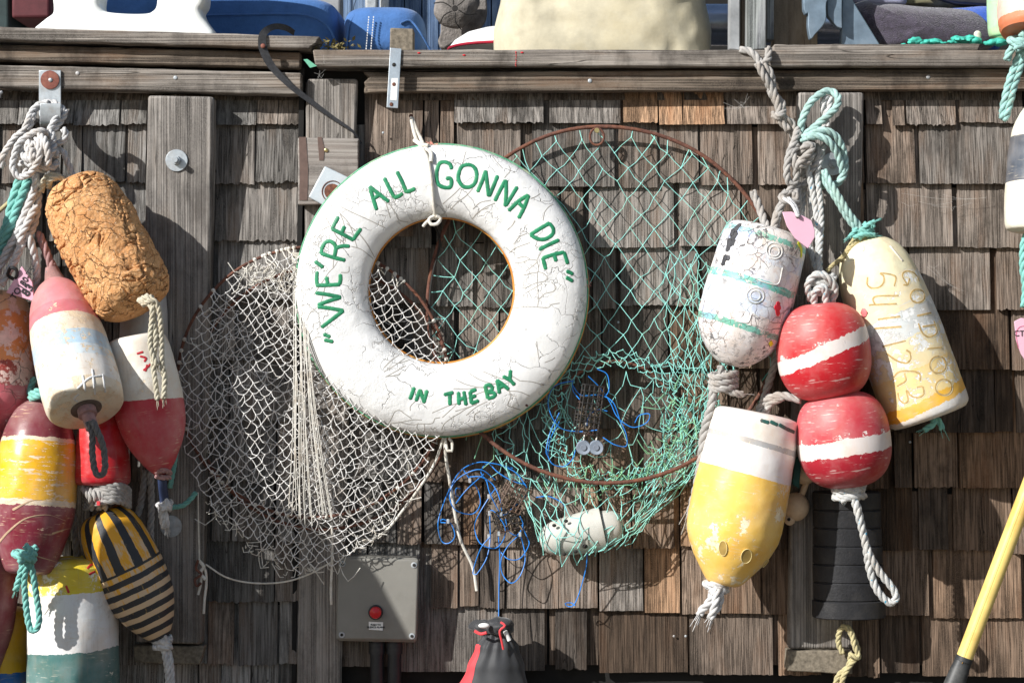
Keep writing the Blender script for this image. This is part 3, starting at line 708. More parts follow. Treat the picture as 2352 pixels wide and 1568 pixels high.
for i, p in enumerate(m.v): m.v[i] = eb + rt @ p
m.build('rope_hole', plain('weathered_hole', (.13,.10,.085), .9, var=.5), pk)
m = MB(); m.tube([eb+ax*d for d in (-.005,.012,.02)], R(20), 16); m.tube([eb+ax*.012+Vector((0,0,-.0)), eb+ax*.035+Vector((.008,0,-.02))], R(14), 12)
m.build('rope_stub', M['rp'], pk)
ropes(pk, 'rope_loop', M['rdk'], [[(203,968,-.43),(212,1000,-.43),(212,1040,-.43),(218,1080,-.43),(230,1092,-.43),(241,1075,-.43),(238,1030,-.43),(226,995,-.44),(212,965,-.44)]], 7)
ropes(pk, 'neck_rope', M['rp'], [[(88,535,-.19),(100,562,-.2),(112,594,-.2),(120,620,-.2),(124,650,-.2)],[(92,540,-.18),(106,580,-.19),(122,612,-.2)]], 9)
m = MB(); m.tube(cr([W(118,612,-.2), W(122,632,-.2), W(128,652,-.205)], .01), lambda t: R(13+12*t), 16); m.build('whipping', M['rp'], pk)
strokes(bake(pkb), [[(178,892),(205,868),(232,862)],[(190,862),(196,898)],[(212,848),(218,905)],[(236,860),(242,900)],[(180,905),(170,915),(178,922)]], 2.2, plain('raised_caulk', (.68,.68,.68), .6), pk, name='raised_mark', flat=2)
# --- orange-pink peeling buoy at left edge
op, _ = buoy('bullet_buoy', 'peeling orange and raspberry pink buoy cut off by the left edge of the photo', (2,668), -.15, (-12,1060), -.19,
    [(0,24),(.02,46),(.07,62),(.2,76),(.4,80),(.65,76),(.85,50),(1,16)],
    lambda L: paint('orange_buoy', L, [(0,(.74,.50,.30),.45),(.12,(.76,.30,.10),.50),(.42,(.35,.05,.04),.58),(.56,(.55,.10,.13),.2)], under=(.72,.52,.46), edge=.03, wscale=16, crack=20), group='lobster buoys hung on the wall')
# --- maroon / yellow
my, myb = buoy('bullet_buoy', 'maroon and yellow banded buoy with a teal rope loop at its tip, lower left', (96,918), -.24, (66,1318), -.30,
    [(0,20),(.02,38),(.08,60),(.2,80),(.33,90),(.5,94),(.62,94),(.74,86),(.86,72),(.95,60),(.985,52),(1,40)],
    lambda L: paint('maroon_yellow_buoy', L, [(0,(.19,.035,.05),.10),(.225,(.80,.66,.50),.4),(.25,(.86,.46,.015),.36),(.585,(.80,.66,.5),.5),(.615,(.21,.025,.045),.16)], under=(.80,.62,.42), edge=.012, brush=1, rough=.35, wscale=14))
strokes(bake(myb), [[(-10,1255),(20,1220),(60,1190),(110,1182),(150,1195)],[(30,1170),(70,1150),(95,1148)],[(120,1225),(150,1215),(168,1212)],[(40,1262),(90,1278),(130,1290),(148,1300)]], 3.0, plain('gash', (.50,.34,.22), .8), my, name='gash', flat=.5, taper=True)
knot(my, M['rt'], 57, 1272, -.385, 22, 8, 2)
ropes(my, 'rope_loop', M['rt'], [[(62,1285,-.39),(56,1330,-.38),(60,1390,-.37),(68,1440,-.37),(80,1447,-.37),(90,1425,-.37),(84,1370,-.37),(74,1310,-.38),(66,1285,-.39)],[(54,1285,-.39),(46,1320,-.38),(36,1355,-.37)]], 7, fray=5)
ropes(my, 'neck_rope', M['rt'], [[(80,868,-.18),(68,900,-.2),(98,912,-.24),(82,925,-.24)],[(72,905,-.27),(90,898,-.29),(112,905,-.27)],[(70,915,-.27),(92,908,-.3),(114,914,-.27)]], 8)
# --- white / red
wr_, wrb = buoy('bullet_buoy', 'white-topped raspberry red bullet buoy pointing down beside the white net', (312,772), -.24, (372,1090), -.25,
    [(0,52),(.015,62),(.06,69),(.2,76),(.4,80),(.6,78),(.75,66),(.88,44),(.96,26),(1,14)],
    lambda L: paint('white_red_buoy', L, [(0,(.74,.71,.64),.28),(.46,(.48,.035,.055),.10)], under=(.74,.60,.44), edge=.008, slant=.12, wscale=34))
strokes(bake(wrb), [[(315,812),(328,808)],[(322,818),(335,822),(332,830)],[(330,850),(340,842),(345,836)],[(338,838),(334,852)]], 2.4, M['darkred'] if False else plain('red_splash', (.5,.03,.04), .5), wr_, name='paint_splash')
m = MB(); m.rope([W(360,1085,-.265), W(375,1080,-.28), W(390,1086,-.25), W(375,1092,-.23), W(360,1092,-.25), W(372,1096,-.275), W(390,1096,-.25)], R(6)); m.build('whipping', M['rp'], wr_)
m = MB(); m.tube([W(371,1085,-.25), W(374,1120,-.24), W(378,1152,-.22)], R(10), 14); m.build('tape', plain('navy_tape', (.03,.045,.10), .5), wr_)
knot(wr_, M['rw'], 378, 1160, -.22, 13, 7, 2)
ropes(wr_, 'tail_rope', M['rw'], [[(376,1165,-.22),(380,1185,-.22),(384,1210,-.21)],[(370,1168,-.23),(372,1190,-.22),(378,1212,-.21)]], 7, fray=9)
# --- red behind
rd, _ = buoy('stub_buoy', 'glossy dark red buoy wedged behind the pink-nosed buoy and above the coiled rope', (238,925), -.22, (232,1115), -.235,
    [(0,20),(.1,40),(.35,56),(.7,64),(.92,66),(.98,60),(1,50)], lambda L: paint('red_buoy', L, [(0,(.50,.015,.02),.06),(.9,(.42,.01,.02),.12)], rough=.3))
m = MB()
for k in range(5):
    yy = 1118+k*9; m.rope([W(196,yy+12,-.21), W(225,yy,-.28), W(270,yy-4,-.28), W(294,yy+6,-.23), W(290,yy+18,-.19)], R(7.5))
for k in range(3): m.rope([W(190+k*13,1120,-.27), W(205+k*14,1140,-.29), W(212+k*15,1168,-.26)], R(7))
m.build('coiled_rope', M['rg'], rd)
m = MB(); m.box(W(222,1160,-.305), W(231,1150,-.295)); m.build('cable_tie', M['redcloth'], rd)
# --- striped
def stripemat(L):
    m = NT('bee_stripes', .5, .4); v = m.obj(); sp = m.n('SeparateXYZ', i_0=v); n1 = m.math('SUBTRACT', m.noise(v, 20, 5, .6), .5)
    t = m.math('ADD', m.math('DIVIDE', sp.outputs[2], L), m.math('MULTIPLY', n1, .018))
    ang = m.math('ADD', m.math('ARCTAN2', sp.outputs[1], sp.outputs[0]), m.math('MULTIPLY', n1, .16))
    s1 = m.math('GREATER_THAN', m.math('SINE', m.math('MULTIPLY', ang, 11)), .1)
    s2 = m.math('GREATER_THAN', m.math('SINE', m.math('MULTIPLY', t, 2*math.pi*12.3)), -.05)
    top = m.math('LESS_THAN', t, .43)
    s = m.math('ADD', m.math('MULTIPLY', s1, top), m.math('MULTIPLY', s2, m.math('SUBTRACT', 1, top)))
    wn = m.noise(m.scale(v, (60,60,14)), 1, 8, .75)
    thr = m.math('MULTIPLY_ADD', t, .34, .27)
    worn = m.math('MULTIPLY', m.math('SUBTRACT', wn, m.math('SUBTRACT', .88, thr)), 18, clamp=True)
    yel = m.mix(worn, (.78,.38,.025), (.66,.48,.30)); bk = m.mix(m.rr(wn, .60, .64), (.035,.036,.04), (.34,.22,.06))
    return m.out(m.mix(s, yel, bk), m.bump(m.noise(v, 130, 4), .4, .001))
sp_, spb = buoy('bullet_buoy', 'wooden buoy with black and worn yellow bee stripes', (232,1176), -.22, (370,1464), -.20,
    [(0,38),(.02,52),(.08,66),(.22,77),(.45,81),(.68,75),(.82,60),(.93,40),(1,22)], stripemat)
knot(sp_, M['rw'], 373, 1474, -.20, 16, 8, 3)
ropes(sp_, 'tail_rope', M['rw'], [[(374,1480,-.21),(382,1520,-.21),(386,1560,-.2),(388,1620,-.19)],[(382,1480,-.2),(392,1520,-.2),(396,1600,-.19)]], 7)
# --- yellow/white/green
yg, ygb = buoy('can_buoy', 'yellow, white and dark green cylindrical buoy at the bottom left corner', (166,1280), -.20, (170,1720), -.22,
    [(0,70),(.012,88),(.04,98),(.1,102),(.5,104),(.9,104),(.98,98),(1,88)],
    lambda L: paint('yellow_white_green', L, [(0,(.76,.60,.03),.36),(.175,(.80,.80,.79),.06),(.475,(.06,.17,.16),.20)], under=(.74,.70,.58), edge=.01, wscale=10, slant=-.05, dirt=.35))
st_ = [[(200,1305),(212,1295),(225,1300)],[(205,1318),(218,1312)],[(152,1345),(158,1360)],[(262,1332),(266,1336)]]
strokes(bake(ygb), st_, 2.5, plain('red_fleck', (.55,.03,.03), .5), yg, name='paint_splash')
# --- blue/yellow corner and maroon cone
buoy('can_buoy', 'blue and yellow buoy in the bottom left corner, behind the yellow, white and green one', (8,1395), -.13, (2,1730), -.13,
    [(0,40),(.03,52),(.1,58),(.5,60),(1,58)], lambda L: paint('blue_yellow', L, [(0,(.72,.42,.02),.08),(.42,(.015,.12,.42),.1)], under=(.6,.45,.1)))
buoy('bullet_buoy', 'plain maroon buoy at the lower left edge, half hidden behind the teal rope loop', (-8,1270), -.20, (-46,1600), -.20,
    [(0,30),(.1,54),(.3,60),(.6,52),(1,20)], lambda L: paint('maroon_plain', L, [(0,(.19,.03,.045),.06),(.9,(.19,.03,.045),.06)], under=(.6,.45,.35)))
# more of the pile, past the left edge
for k, (x, y, c_, lb) in enumerate([(-120,420,(.75,.74,.70),'white buoy hanging just past the left edge of the photo, highest of the pile'),(-150,760,(.6,.05,.05),'red buoy hanging just past the left edge of the photo'),(-130,1130,(.1,.3,.5),'blue buoy hanging just past the left edge of the photo, lowest of the pile')]):
    ofb, _ = buoy('bullet_buoy', lb, (x,y), -.25, (x-20,y+310), -.32, [(0,20),(.1,56),(.3,84),(.6,90),(.9,86),(1,70)], lambda L, c_=c_: paint('offpile%d' % k, L, [(0,c_,.1),(.5,(.7,.65,.55),.2)]))
    ropes(ofb, 'neck_rope', M['rw'], [[(x+8,y+12,-.25),(x+40,y-70,-.2),(x+120,210,-.1)]], 7)
# grey-white backing buoy behind the cork tail
buoy('bullet_buoy', 'pale grey buoy mostly hidden behind the tail of the cork buoy', (330,640), -.10, (330,860), -.10,
    [(0,30),(.1,48),(.4,54),(.9,54),(1,40)], lambda L: paint('grey_hidden', L, [(0,(.55,.54,.52),.15),(.9,(.5,.5,.5),.15)]))
# ---------------------------------------------------------------- right cluster
wg, wgb = buoy('worn_buoy', 'flaking white cylindrical buoy with thin green rings, right of the green net', (1764,524), -.20, (1676,838), -.20,
    [(0,66),(.015,82),(.05,92),(.12,98),(.4,103),(.62,104),(.75,98),(.86,80),(.94,56),(.985,36),(1,24)],
    lambda L: flake(paint('flaking_white', L, [(0,(.80,.79,.77),.22),(.06,(.22,.58,.48),.42),(.10,(.80,.79,.78),.22),(.155,(.70,.74,.80),.25),(.26,(.82,.80,.78),.22),(.38,(.16,.55,.44),.36),(.43,(.80,.79,.78),.2),(.50,(.68,.74,.82),.22),(.62,(.82,.78,.76),.2),(.70,(.16,.52,.42),.36),(.745,(.80,.76,.74),.20),(.80,(.80,.76,.75),.34)],
                    under=(.72,.62,.56), edge=.014, crack=32, wscale=40, dirt=.4, bd=.002, slant=.04)))
bw = bake(wgb); z4 = (1587.6, 490, .25)
def circ(cx, cy, rx, ry, a0=0, a1=360): return [(cx+rx*math.cos(math.radians(a)), cy+ry*math.sin(math.radians(a))) for a in range(a0, a1+1, 24)] + ([(cx+rx*math.cos(math.radians(a1)), cy+ry*math.sin(math.radians(a1)))])
strokes(bw, [circ(765,345,72,74), circ(765,350,45,46), circ(590,755,80,72), circ(590,755,48,46), [(590,600),(700,640),(800,645),(840,500)], [(420,990),(520,1000),(560,920),(620,960)]], 1.5, plain('raised_rim', (.74,.72,.68), .5, dirt=(.05,.10,.08), dirtamt=.8, scale=60), wg, name='embossed_mark', tf=z4, flat=2.5)
strokes(bw, [[(450,105),(425,125),(400,160)],[(415,180),(395,210),(370,235)],[(385,150),(370,200)],[(350,240),(345,300),(335,340)],[(390,240),(372,290)],[(315,390),(300,440),(292,470)],[(330,420),(345,400)]], 6.5, plain('black_flake', (.05,.05,.055), .6, var=.5), wg, name='dark_patch', tf=z4, flat=.08)
strokes(bw, [[(800,820),(790,880),(800,930)],[(770,860),(815,870)]], 6, plain('red_patch', (.58,.02,.04), .4), wg, name='red_patch', tf=z4, flat=.3)
strokes(bw, [[(985,270),(1010,330),(1010,400)],[(725,1180),(738,1210)]], 5, plain('yellow_patch', (.75,.78,.03), .5), wg, name='yellow_patch', tf=z4, flat=.3)
for yy in (862, 880, 896):
    pass
m = MB()
for yy in (858, 872, 886): m.rope([W(1632,yy+3,-.20), W(1645,yy+8,-.235), W(1675,yy+4,-.235), W(1690,yy-2,-.20), W(1665,yy,-.17), W(1632,yy+3,-.20)], R(7.5))
m.rope([W(1655,840,-.2), W(1658,865,-.2), W(1662,890,-.22), W(1685,902,-.23), W(1706,906,-.22)], R(8), fray=3)
m.build('knot', M['rg'], wg)
ropes(wg, 'tail_rope', M['rg'], [[(1640,885,-.22),(1634,930,-.22),(1618,990,-.21),(1610,1060,-.2),(1602,1110,-.2),(1590,1160,-.19),(1584,1185,-.19)]], 10, fray=22)
ropes(wg, 'neck_rope', M['rg'], [[(1728,440,-.15),(1742,470,-.16),(1756,510,-.18),(1770,540,-.2)],[(1800,462,-.15),(1785,490,-.17),(1776,530,-.2)]], 9, fray=3)
# red double floats
def redfloat(L, nm, tb, sl):
    a, b = ((.52,.020,.026), (.47,.012,.020)) if nm.endswith('a') else ((.50,.045,.062), (.36,.014,.028))
    return paint(nm, L, [(0,a,.12),(tb[0]-.05,a,.32),(tb[0],(.74,.66,.62),.22),(tb[1],b,.22),(tb[1]+.04,b,.08)], under=(.76,.64,.60), edge=.03, slant=sl, wscale=30, rough=.48, dirt=.14)
prf = [(0,30),(.015,48),(.06,70),(.15,90),(.3,103),(.5,107),(.7,104),(.85,90),(.94,70),(.985,48),(1,30)]
dr = thing('double_buoy', 'two stacked round red floats with white bands strung on one rope', 'buoy', W(1885,690,-.2), group='lobster buoys hung on the wall')
for (a, b, tb, sl, nm, lb) in [((1880,697),(1903,918),(.40,.55),-.32,'red_float_a','upper round red float with a slanted white band'),((1925,900),(1950,1118),(.47,.64),-.05,'red_float_b','lower round red float with a white band below its middle')]:
    pa = W(*a,-.24); pb = W(*b,-.24); L = (pb-pa).length; z = (pb-pa).normalized(); x = Vector((0,1,0)).cross(z).normalized(); y = z.cross(x)
    ro = Matrix((x,y,z)).transposed().to_4x4(); mw = Matrix.Translation(pa) @ ro
    pr = cr([Vector((p[0]*L, R(p[1], -.24), 0)) for p in prf], L/80); pr = [(pr[0][0],0)]+[(p.x, p.y) for p in pr]+[(pr[-1][0],0)]
    m = MB(); m.lathe(pr, 96, disp=lambda p, an: .0006*noise.noise(p*20))
    o = m.build('float', redfloat(L, nm, tb, sl), dr, local=True, angle=50, label=lb); o.matrix_local = INV[dr.name] @ mw
ropes(dr, 'rope', M['rflk'], [[(1850,360,-.15),(1868,450,-.16),(1878,520,-.17),(1880,600,-.18),(1884,660,-.2),(1888,705,-.22)],[(1876,400,-.15),(1886,500,-.17),(1882,600,-.19),(1890,700,-.23)],[(1832,420,-.13),(1838,480,-.14),(1858,560,-.16),(1876,620,-.18)]], 7)
knot(dr, M['rflk'], 1886, 652, -.22, 26, 9, 3)
ropes(dr, 'neck_loop', M['rflk'], [[(1862,690,-.23),(1855,655,-.25),(1875,630,-.26),(1905,640,-.26),(1918,665,-.25),(1908,700,-.24)],[(1870,700,-.24),(1872,670,-.26),(1892,660,-.27),(1898,700,-.25)]], 8)
knot(dr, M['rflk'], 1950, 1126, -.24, 30, 9, 3, sq=.6)
ropes(dr, 'tail_loop', M['rflk'], [[(1952,1130,-.27),(1968,1160,-.27),(1982,1220,-.26),(1996,1270,-.26),(2022,1315,-.25),(2050,1350,-.25),(2058,1372,-.25),(2044,1384,-.25),(2016,1356,-.25),(1998,1310,-.25),(1988,1250,-.26),(1974,1190,-.27),(1960,1140,-.27)]], 8.5)
ropes(dr, 'bridle', M['rg'], [[(1790,800,-.10),(1775,850,-.10),(1760,900,-.10),(1745,950,-.12)],[(1742,955,-.14),(1752,925,-.16),(1790,908,-.18),(1840,918,-.2)],[(1756,950,-.16),(1770,925,-.17),(1800,912,-.18)]], 9)
# yellow carved
cy_, cyb = buoy('carved_buoy', 'pale yellow bullet buoy with carved letters and numbers, rightmost of the right-hand cluster', (1982,548), -.15, (2136,958), -.17,
    [(0,12),(.01,30),(.04,54),(.1,74),(.2,88),(.35,96),(.55,99),(.8,99),(.95,97),(.985,93),(1,86)],
    lambda L: paint('yellow_carved', L, [(0,(.80,.74,.50),.05),(.24,(.78,.69,.46),.36),(.42,(.60,.63,.62),.5),(.56,(.77,.66,.40),.44),(.72,(.78,.60,.26),.42),(.88,(.82,.44,.02),.16),(.945,(.70,.68,.64),.3)], under=(.66,.66,.64), edge=.02, wscale=20, bd=.002, slant=-.10, dirt=.2))
z3 = (1940.4, 568.4, .2751)
CR = [[(190,250),(190,310),(230,340),(290,330),(325,290),(325,240),(300,215),(420,240),(415,320)], [(445,402),(250,412),(250,478)], [(205,480),(430,470)], [(280,600),(460,575)], [(250,675),(470,660)], [(320,825),(505,780)],
  [(350,885),(430,940),(510,965),(550,930),(545,880),(515,855)], [(410,1080),(450,1040),(540,1030),(620,1050),(630,1110)], [(500,1050),(510,1110),(440,1155)], [(515,1190),(560,1240),(620,1250),(660,1220),(650,1165),(605,1165)], [(515,1195),(530,1270),(500,1300),(460,1270),(445,1215)],
  [(490,312),(525,312),(540,260)], [(520,310),(482,240),(500,203),(560,203),(605,245),(620,282)], circ(608,405,60,55), [(605,570),(720,545)], [(615,635),(640,700),(690,745),(740,735),(770,700),(745,615)], [(650,660),(750,645)], [(690,845),(810,835)], circ(778,978,68,70), circ(825,1165,68,65),
  [(645,205),(680,215)], [(835,640),(860,700)], [(865,760),(890,820)], [(715,312),(735,320)], [(800,560),(825,600)]]
bcy = bake(cyb); strokes(bcy, CR, 2.0, M['carve'], cy_, name='carved_lettering', tf=z3, flat=.3, off=.0004)
strokes(bcy, [[(x+9, y+7) for x, y in l] for l in CR], .8, plain('carve_lip', (.80,.72,.50), .6), cy_, name='carved_edge', tf=z3, flat=1, off=.0003)
strokes(bcy, [[(380,-10),(430,50),(480,110)],[(150,-10),(152,25)]], 3, plain('seam_white', (.72,.66,.56), .6), cy_, name='seam', tf=z3, flat=1.5)
strokes(bcy, [[(150,545),(175,545)]], 10, plain('pink_smear', (.72,.20,.20), .6), cy_, name='pink_smear', tf=z3, flat=.2)
knot(cy_, M['rt'], 1984, 530, -.17, 20, 6, 2, name='whipping')
ropes(cy_, 'frayed_end', M['rt'], [[(1975,530,-.19),(1995,515,-.2),(2010,508,-.2)],[(1960,545,-.19),(1985,538,-.2),(2010,540,-.19)],[(1970,525,-.19),(1950,545,-.19)]], 5, fray=10)
ropes(cy_, 'tail_rope', M['rt'], [[(2125,945,-.16),(2140,958,-.18),(2145,972,-.19),(2122,988,-.19)],[(2135,960,-.17),(2155,965,-.18),(2164,985,-.18)]], 7, fray=3)
ropes(cy_, 'side_rope', M['ry'], [[(1972,535,-.16),(1955,560,-.17),(1935,590,-.18),(1912,610,-.19),(1900,622,-.2)],[(1990,545,-.18),(1962,560,-.18),(1930,600,-.18)]], 5)
# white / yellow cone
wy, wyb = buoy('cone_buoy', 'big white and yellow buoy with a tapered yellow end and round dents, lower right', (1738,948), -.20, (1660,1342), -.22,
    [(0,80),(.008,93),(.02,99),(.06,102),(.3,107),(.55,110),(.68,108),(.75,101),(.83,86),(.91,64),(.97,46),(.99,38),(1,30)],
    lambda L: paint('white_yellow_cone', L, [(0,(.82,.79,.74),.06),(.155,(.42,.42,.42),.35),(.185,(.82,.78,.75),.08),(.355,(.90,.57,.12),.36)], under=(.84,.70,.48), edge=.004, wscale=16, rough=.4, dirt=.06, slant=.07))
bb = bake(wyb)
strokes(bb, [[(1748,965),(1765,970)],[(1790,975),(1808,985),(1824,992)],[(1770,968),(1785,975)]], 4, plain('green_chip', (.03,.12,.10), .5, dirt=(.3,.05,.08), dirtamt=.6, scale=50), wy, name='paint_chip', flat=.4)
for (x, y, a, b) in [(1661,1258,9,18),(1714,1276,12,18),(1758,1293,9,15)]:
    h = raycast(bb, x, y)
    if h[0]:
        m = MB(); nrm = h[1]; t1 = nrm.cross(Vector((1,0,0))).normalized(); t2 = nrm.cross(t1)
        vs = []
        for k in range(24):
            an = 2*math.pi*k/24; vs.append(h[0]+nrm*.0012+t2*math.cos(an)*R(a)+t1*math.sin(an)*R(b))
        c_ = h[0]-nrm*.006
        rim = [Vector(p) for p in vs]; m.tube(rim, .0009, 6, True)
        m.build('dent_rim', plain('dent_rim', (.84,.66,.3), .4), wy)
        m = MB(); m.add([p+nrm*.0002 for p in vs]+[h[0]+nrm*.0006], [(k, (k+1) % 24, 24) for k in range(24)]); m.build('dent_shade', plain('dent_shade', (.42,.28,.08), .6), wy)  # flat disc; recess shade of the dent put into its darker colour
knot(wy, M['rw'], 1646, 1342, -.22, 23, 8.5, 2)
ropes(wy, 'tail_rope', M['rw'], [[(1640,1350,-.24),(1630,1380,-.24),(1612,1400,-.23),(1606,1412,-.23)],[(1648,1352,-.25),(1642,1390,-.25),(1632,1420,-.24)],[(1656,1350,-.24),(1652,1385,-.24),(1640,1405,-.24)]], 9, fray=8)
quad([(1826,1052),(1842,1045),(1836,1122),(1820,1112)], -.17, -.15).build('side_patch', plain('dark_green_patch', (.01,.08,.07), .6), wy, smooth=False, bevel=.003)
# tan float pair
tf_ = thing('ball_float', 'pair of small tan plastic ball floats hanging behind the white and yellow buoy', 'float', W(1830,1200,-.1))
MB().ball(W(1848,1078,-.10), R(32), (1,1,1.05), 28).build('ball', M['cream'], tf_)
MB().ball(W(1828,1163,-.10), R(30), (1,1,1.08), 28).build('ball', M['cream'], tf_)
m = MB(); m.tube([W(1852,1108,-.1), W(1842,1135,-.1)], R(7), 12); m.ball(W(1814,1193,-.11), R(13), (1,.6,1), 14); m.build('neck', M['cream'], tf_)
MB().ball(W(1812,1192,-.126), R(4), (1,.5,1), 10).build('eye_hole', M['dark'], tf_)
# black fender
bf = thing('ridged_fender', 'black ribbed rubber fender hanging beneath the lower red float', 'fender', W(1945,1420,-.10))
prof = []; z0 = W(0,1128,-.12).z; z1 = W(0,1418,-.12).z; nseg = 7; cx = W(1945,0,-.12).x
for k in range(nseg):
    a = z0+(z1-z0)*k/nseg; b = z0+(z1-z0)*(k+1)/nseg; rr_ = R(76 + (6 if k == nseg-1 else k*.6))
    prof += [(a-.0005, rr_-.004), (a-.003, rr_), (b+.003, rr_), (b+.0005, rr_-.004)]
m = MB(); m.lathe([(z0,0)]+prof+[(z1,0)], 64, disp=lambda p, a: .0012*noise.noise(p*12)+.0005*noise.noise(p*45))
m.v = [Vector((cx+(p.x)*1.0+(z0-p.z)*.02, -.115+p.y*.62, p.z)) for p in m.v]; m.f = [f_[::-1] for f_ in m.f]
m.build('body', M['blackrubber'], bf, angle=30)
m = MB(); m.tube([W(1948,1100,-.115), W(1946,1135,-.115)], R(16), 16); m.build('eye', M['blackrubber'], bf)
# yellow hanging rope
yr = thing('rope_end', 'frayed pale yellow rope looped on a nail below the black fender', 'rope', W(1940,1560,-.09))
ropes(yr, 'rope', M['ry'], [[(1936,1500,-.10),(1926,1478,-.10),(1928,1450,-.11),(1940,1438,-.12),(1955,1450,-.12),(1962,1480,-.12),(1972,1508,-.12),(1950,1502,-.12)],
     [(1945,1440,-.11),(1962,1468,-.11),(1970,1500,-.11),(1950,1530,-.11),(1935,1560,-.11),(1930,1610,-.11)],[(1955,1500,-.11),(1948,1530,-.10),(1925,1552,-.1),(1915,1590,-.1)]], 6.5)
# ---------------------------------------------------------------- right edge
we, _ = buoy('bullet_buoy', 'cream buoy with a black band, cut off by the right edge of the photo', (2392,232), -.14, (2378,532), -.16,
    [(0,16),(.05,38),(.15,56),(.35,68),(.7,72),(.93,70),(.99,64),(1,58)], lambda L: paint('cream_black', L, [(0,(.78,.74,.62),.1),(.28,(.06,.075,.10),.06),(.63,(.80,.77,.64),.04)], under=(.6,.55,.45), edge=.003, rough=.35, slant=-.04))
ropes(we, 'neck_rope', M['rlt'], [[(2392,240,-.14),(2396,170,-.13),(2400,60,-.11)]], 7)
ropes(we, 'tail_rope', M['rt'], [[(2362,535,-.16),(2352,560,-.16),(2350,610,-.16),(2356,660,-.16),(2352,705,-.16)]], 9)
tg = thing('name_tag', 'pink heart-shaped plastic tag lettered CT at the right edge of the photo', 'tag', W(2355,840,-.1))
hp = [(2330,738),(2346,730),(2372,735),(2400,728),(2416,745),(2408,790),(2385,825),(2362,838),(2345,812),(2334,780)]
quad(hp, -.12, -.114).build('plate', M['tagpink'], tg, bevel=.001)
text("CTM", 2348, 766, -.1215, .021, M['ink'], tg)
m = MB(); m.tube([Vector((p.x, -.1208, p.z)) for p in cr([W(x, y, -.12) for x, y in [(2339,800),(2334,770),(2340,752),(2360,748),(2390,748)]], .004)], .0006, 6); m.build('border_line', plain('pink_line', (.7,.12,.25), .5), tg)
gb, _ = buoy('bullet_buoy', 'pale mint green buoy standing behind the orange one in the top right corner', (2325,-220), .05, (2322,98), .05,
    [(0,20),(.15,48),(.5,56),(.9,52),(.97,40),(1,28)], lambda L: paint('mint', L, [(0,(.38,.68,.40),.12),(.9,(.42,.70,.36),.12)], under=(.5,.55,.15), wscale=60))
ob, _ = buoy('bullet_buoy', 'faded peach buoy with an orange base in the top right corner, above the teal rope', (2400,-260), -.12, (2378,78), -.20,
    [(0,20),(.15,58),(.5,80),(.8,88),(.95,84),(1,76)], lambda L: paint('peach', L, [(0,(.76,.50,.42),.12),(.93,(.62,.17,.06),.2)], under=(.80,.62,.55), rough=.5))
knot(ob, M['rtw'], 2345, 95, -.2, 22, 9, 2)
ropes(ob, 'tail_rope', M['rtw'], [[(2338,95,-.2),(2322,115,-.2),(2312,138,-.19)],[(2350,100,-.2),(2336,140,-.18),(2318,190,-.17),(2306,240,-.16),(2302,272,-.15)],[(2356,105,-.2),(2344,150,-.18),(2328,200,-.17),(2314,255,-.16),(2306,276,-.15)]], 9)
# oar
oa = thing('oar', 'yellow oar with a black tip leaning across the bottom right corner', 'oar', W(2180,1620,-.3))
p1 = W(2212,1518,-.22); p2 = W(2560,600,-.22); p0 = W(2120,1760,-.24)
m = MB(); m.tube([p1+(p2-p1)*t for t in [i/12 for i in range(13)]], R(18), 32); m.build('shaft', M['oar_yellow'], oa)
m = MB(); m.tube([p+Vector((-R(6),-R(16.6),-R(2))) for p in (p1, p2)], R(.9), 5); m.build('seam_line', plain('oar_line', (.3,.14,.02), .6), oa)
m = MB(); m.tube([p1+(p1-p2).normalized()*(-.012), p1], R(19), 24); m.tube([p1+(p0-p1)*t for t in (0,.1,.3,.6,1.0)], lambda t: R(18.6+10*t), 28, flat=.8); m.build('blade', M['oar_black'], oa)
# ---------------------------------------------------------------- right rope tangle
z2 = (1705.2, 215.6, .2125)
rt_ = thing('rope_tangle', 'tangle of grey and teal ropes knotted over the bolt of the right-hand post', 'rope', W(1870,500,-.1))
ropes(rt_, 'grey_rope', M['rg'], [[(1700,115,-.09),(1722,118,-.10),(1742,138,-.11),(1752,165,-.12),(1768,200,-.10),(1785,240,-.10),(1800,275,-.10),(1818,305,-.10),(1832,325,-.10)],
    [(1765,110,-.10),(1764,135,-.11),(1752,150,-.12),(1768,165,-.12),(1775,195,-.11),(1770,215,-.10),(1795,235,-.11),(1800,270,-.12),(1820,285,-.11),(1828,320,-.11)],
    [(1740,145,-.13),(1755,175,-.13),(1775,205,-.12),(1788,245,-.12),(1790,272,-.12),(1812,300,-.12)], [(1776,262,-.11),(1788,268,-.13),(1800,258,-.12)]], 8.5)
ropes(rt_, 'teal_loop', M['rlt'], [[(650,500,-.12),(635,330,-.13),(720,120,-.13),(830,10,-.13),(940,-30,-.12),(1030,30,-.13),(1010,150,-.14),(850,300,-.15),(700,430,-.15),(630,500,-.13)],
    [(640,520,-.15),(780,420,-.16),(900,400,-.16),(1020,470,-.15),(1090,620,-.14),(1110,780,-.14),(1080,900,-.14),(1000,980,-.13),(860,990,-.12),(740,970,-.12)],
    [(700,470,-.17),(820,460,-.17),(930,510,-.17),(1010,620,-.16),(1060,740,-.15),(1090,860,-.14)]], 8.5, tf=z2)
ropes(rt_, 'teal_rope', M['rlt'], [[(880,830,-.15),(930,930,-.16),(1040,1110,-.17),(1150,1290,-.17),(1290,1460,-.16)],[(860,870,-.14),(900,960,-.15),(1000,1110,-.16),(1120,1310,-.16),(1240,1470,-.16)]], 8, tf=z2)
ropes(rt_, 'white_rope', M['rw'], [[(910,20,-.12),(870,120,-.12),(900,260,-.11),(920,360,-.11)],[(950,40,-.12),(930,180,-.12),(880,330,-.11),(850,420,-.12)]], 7.5, tf=z2)
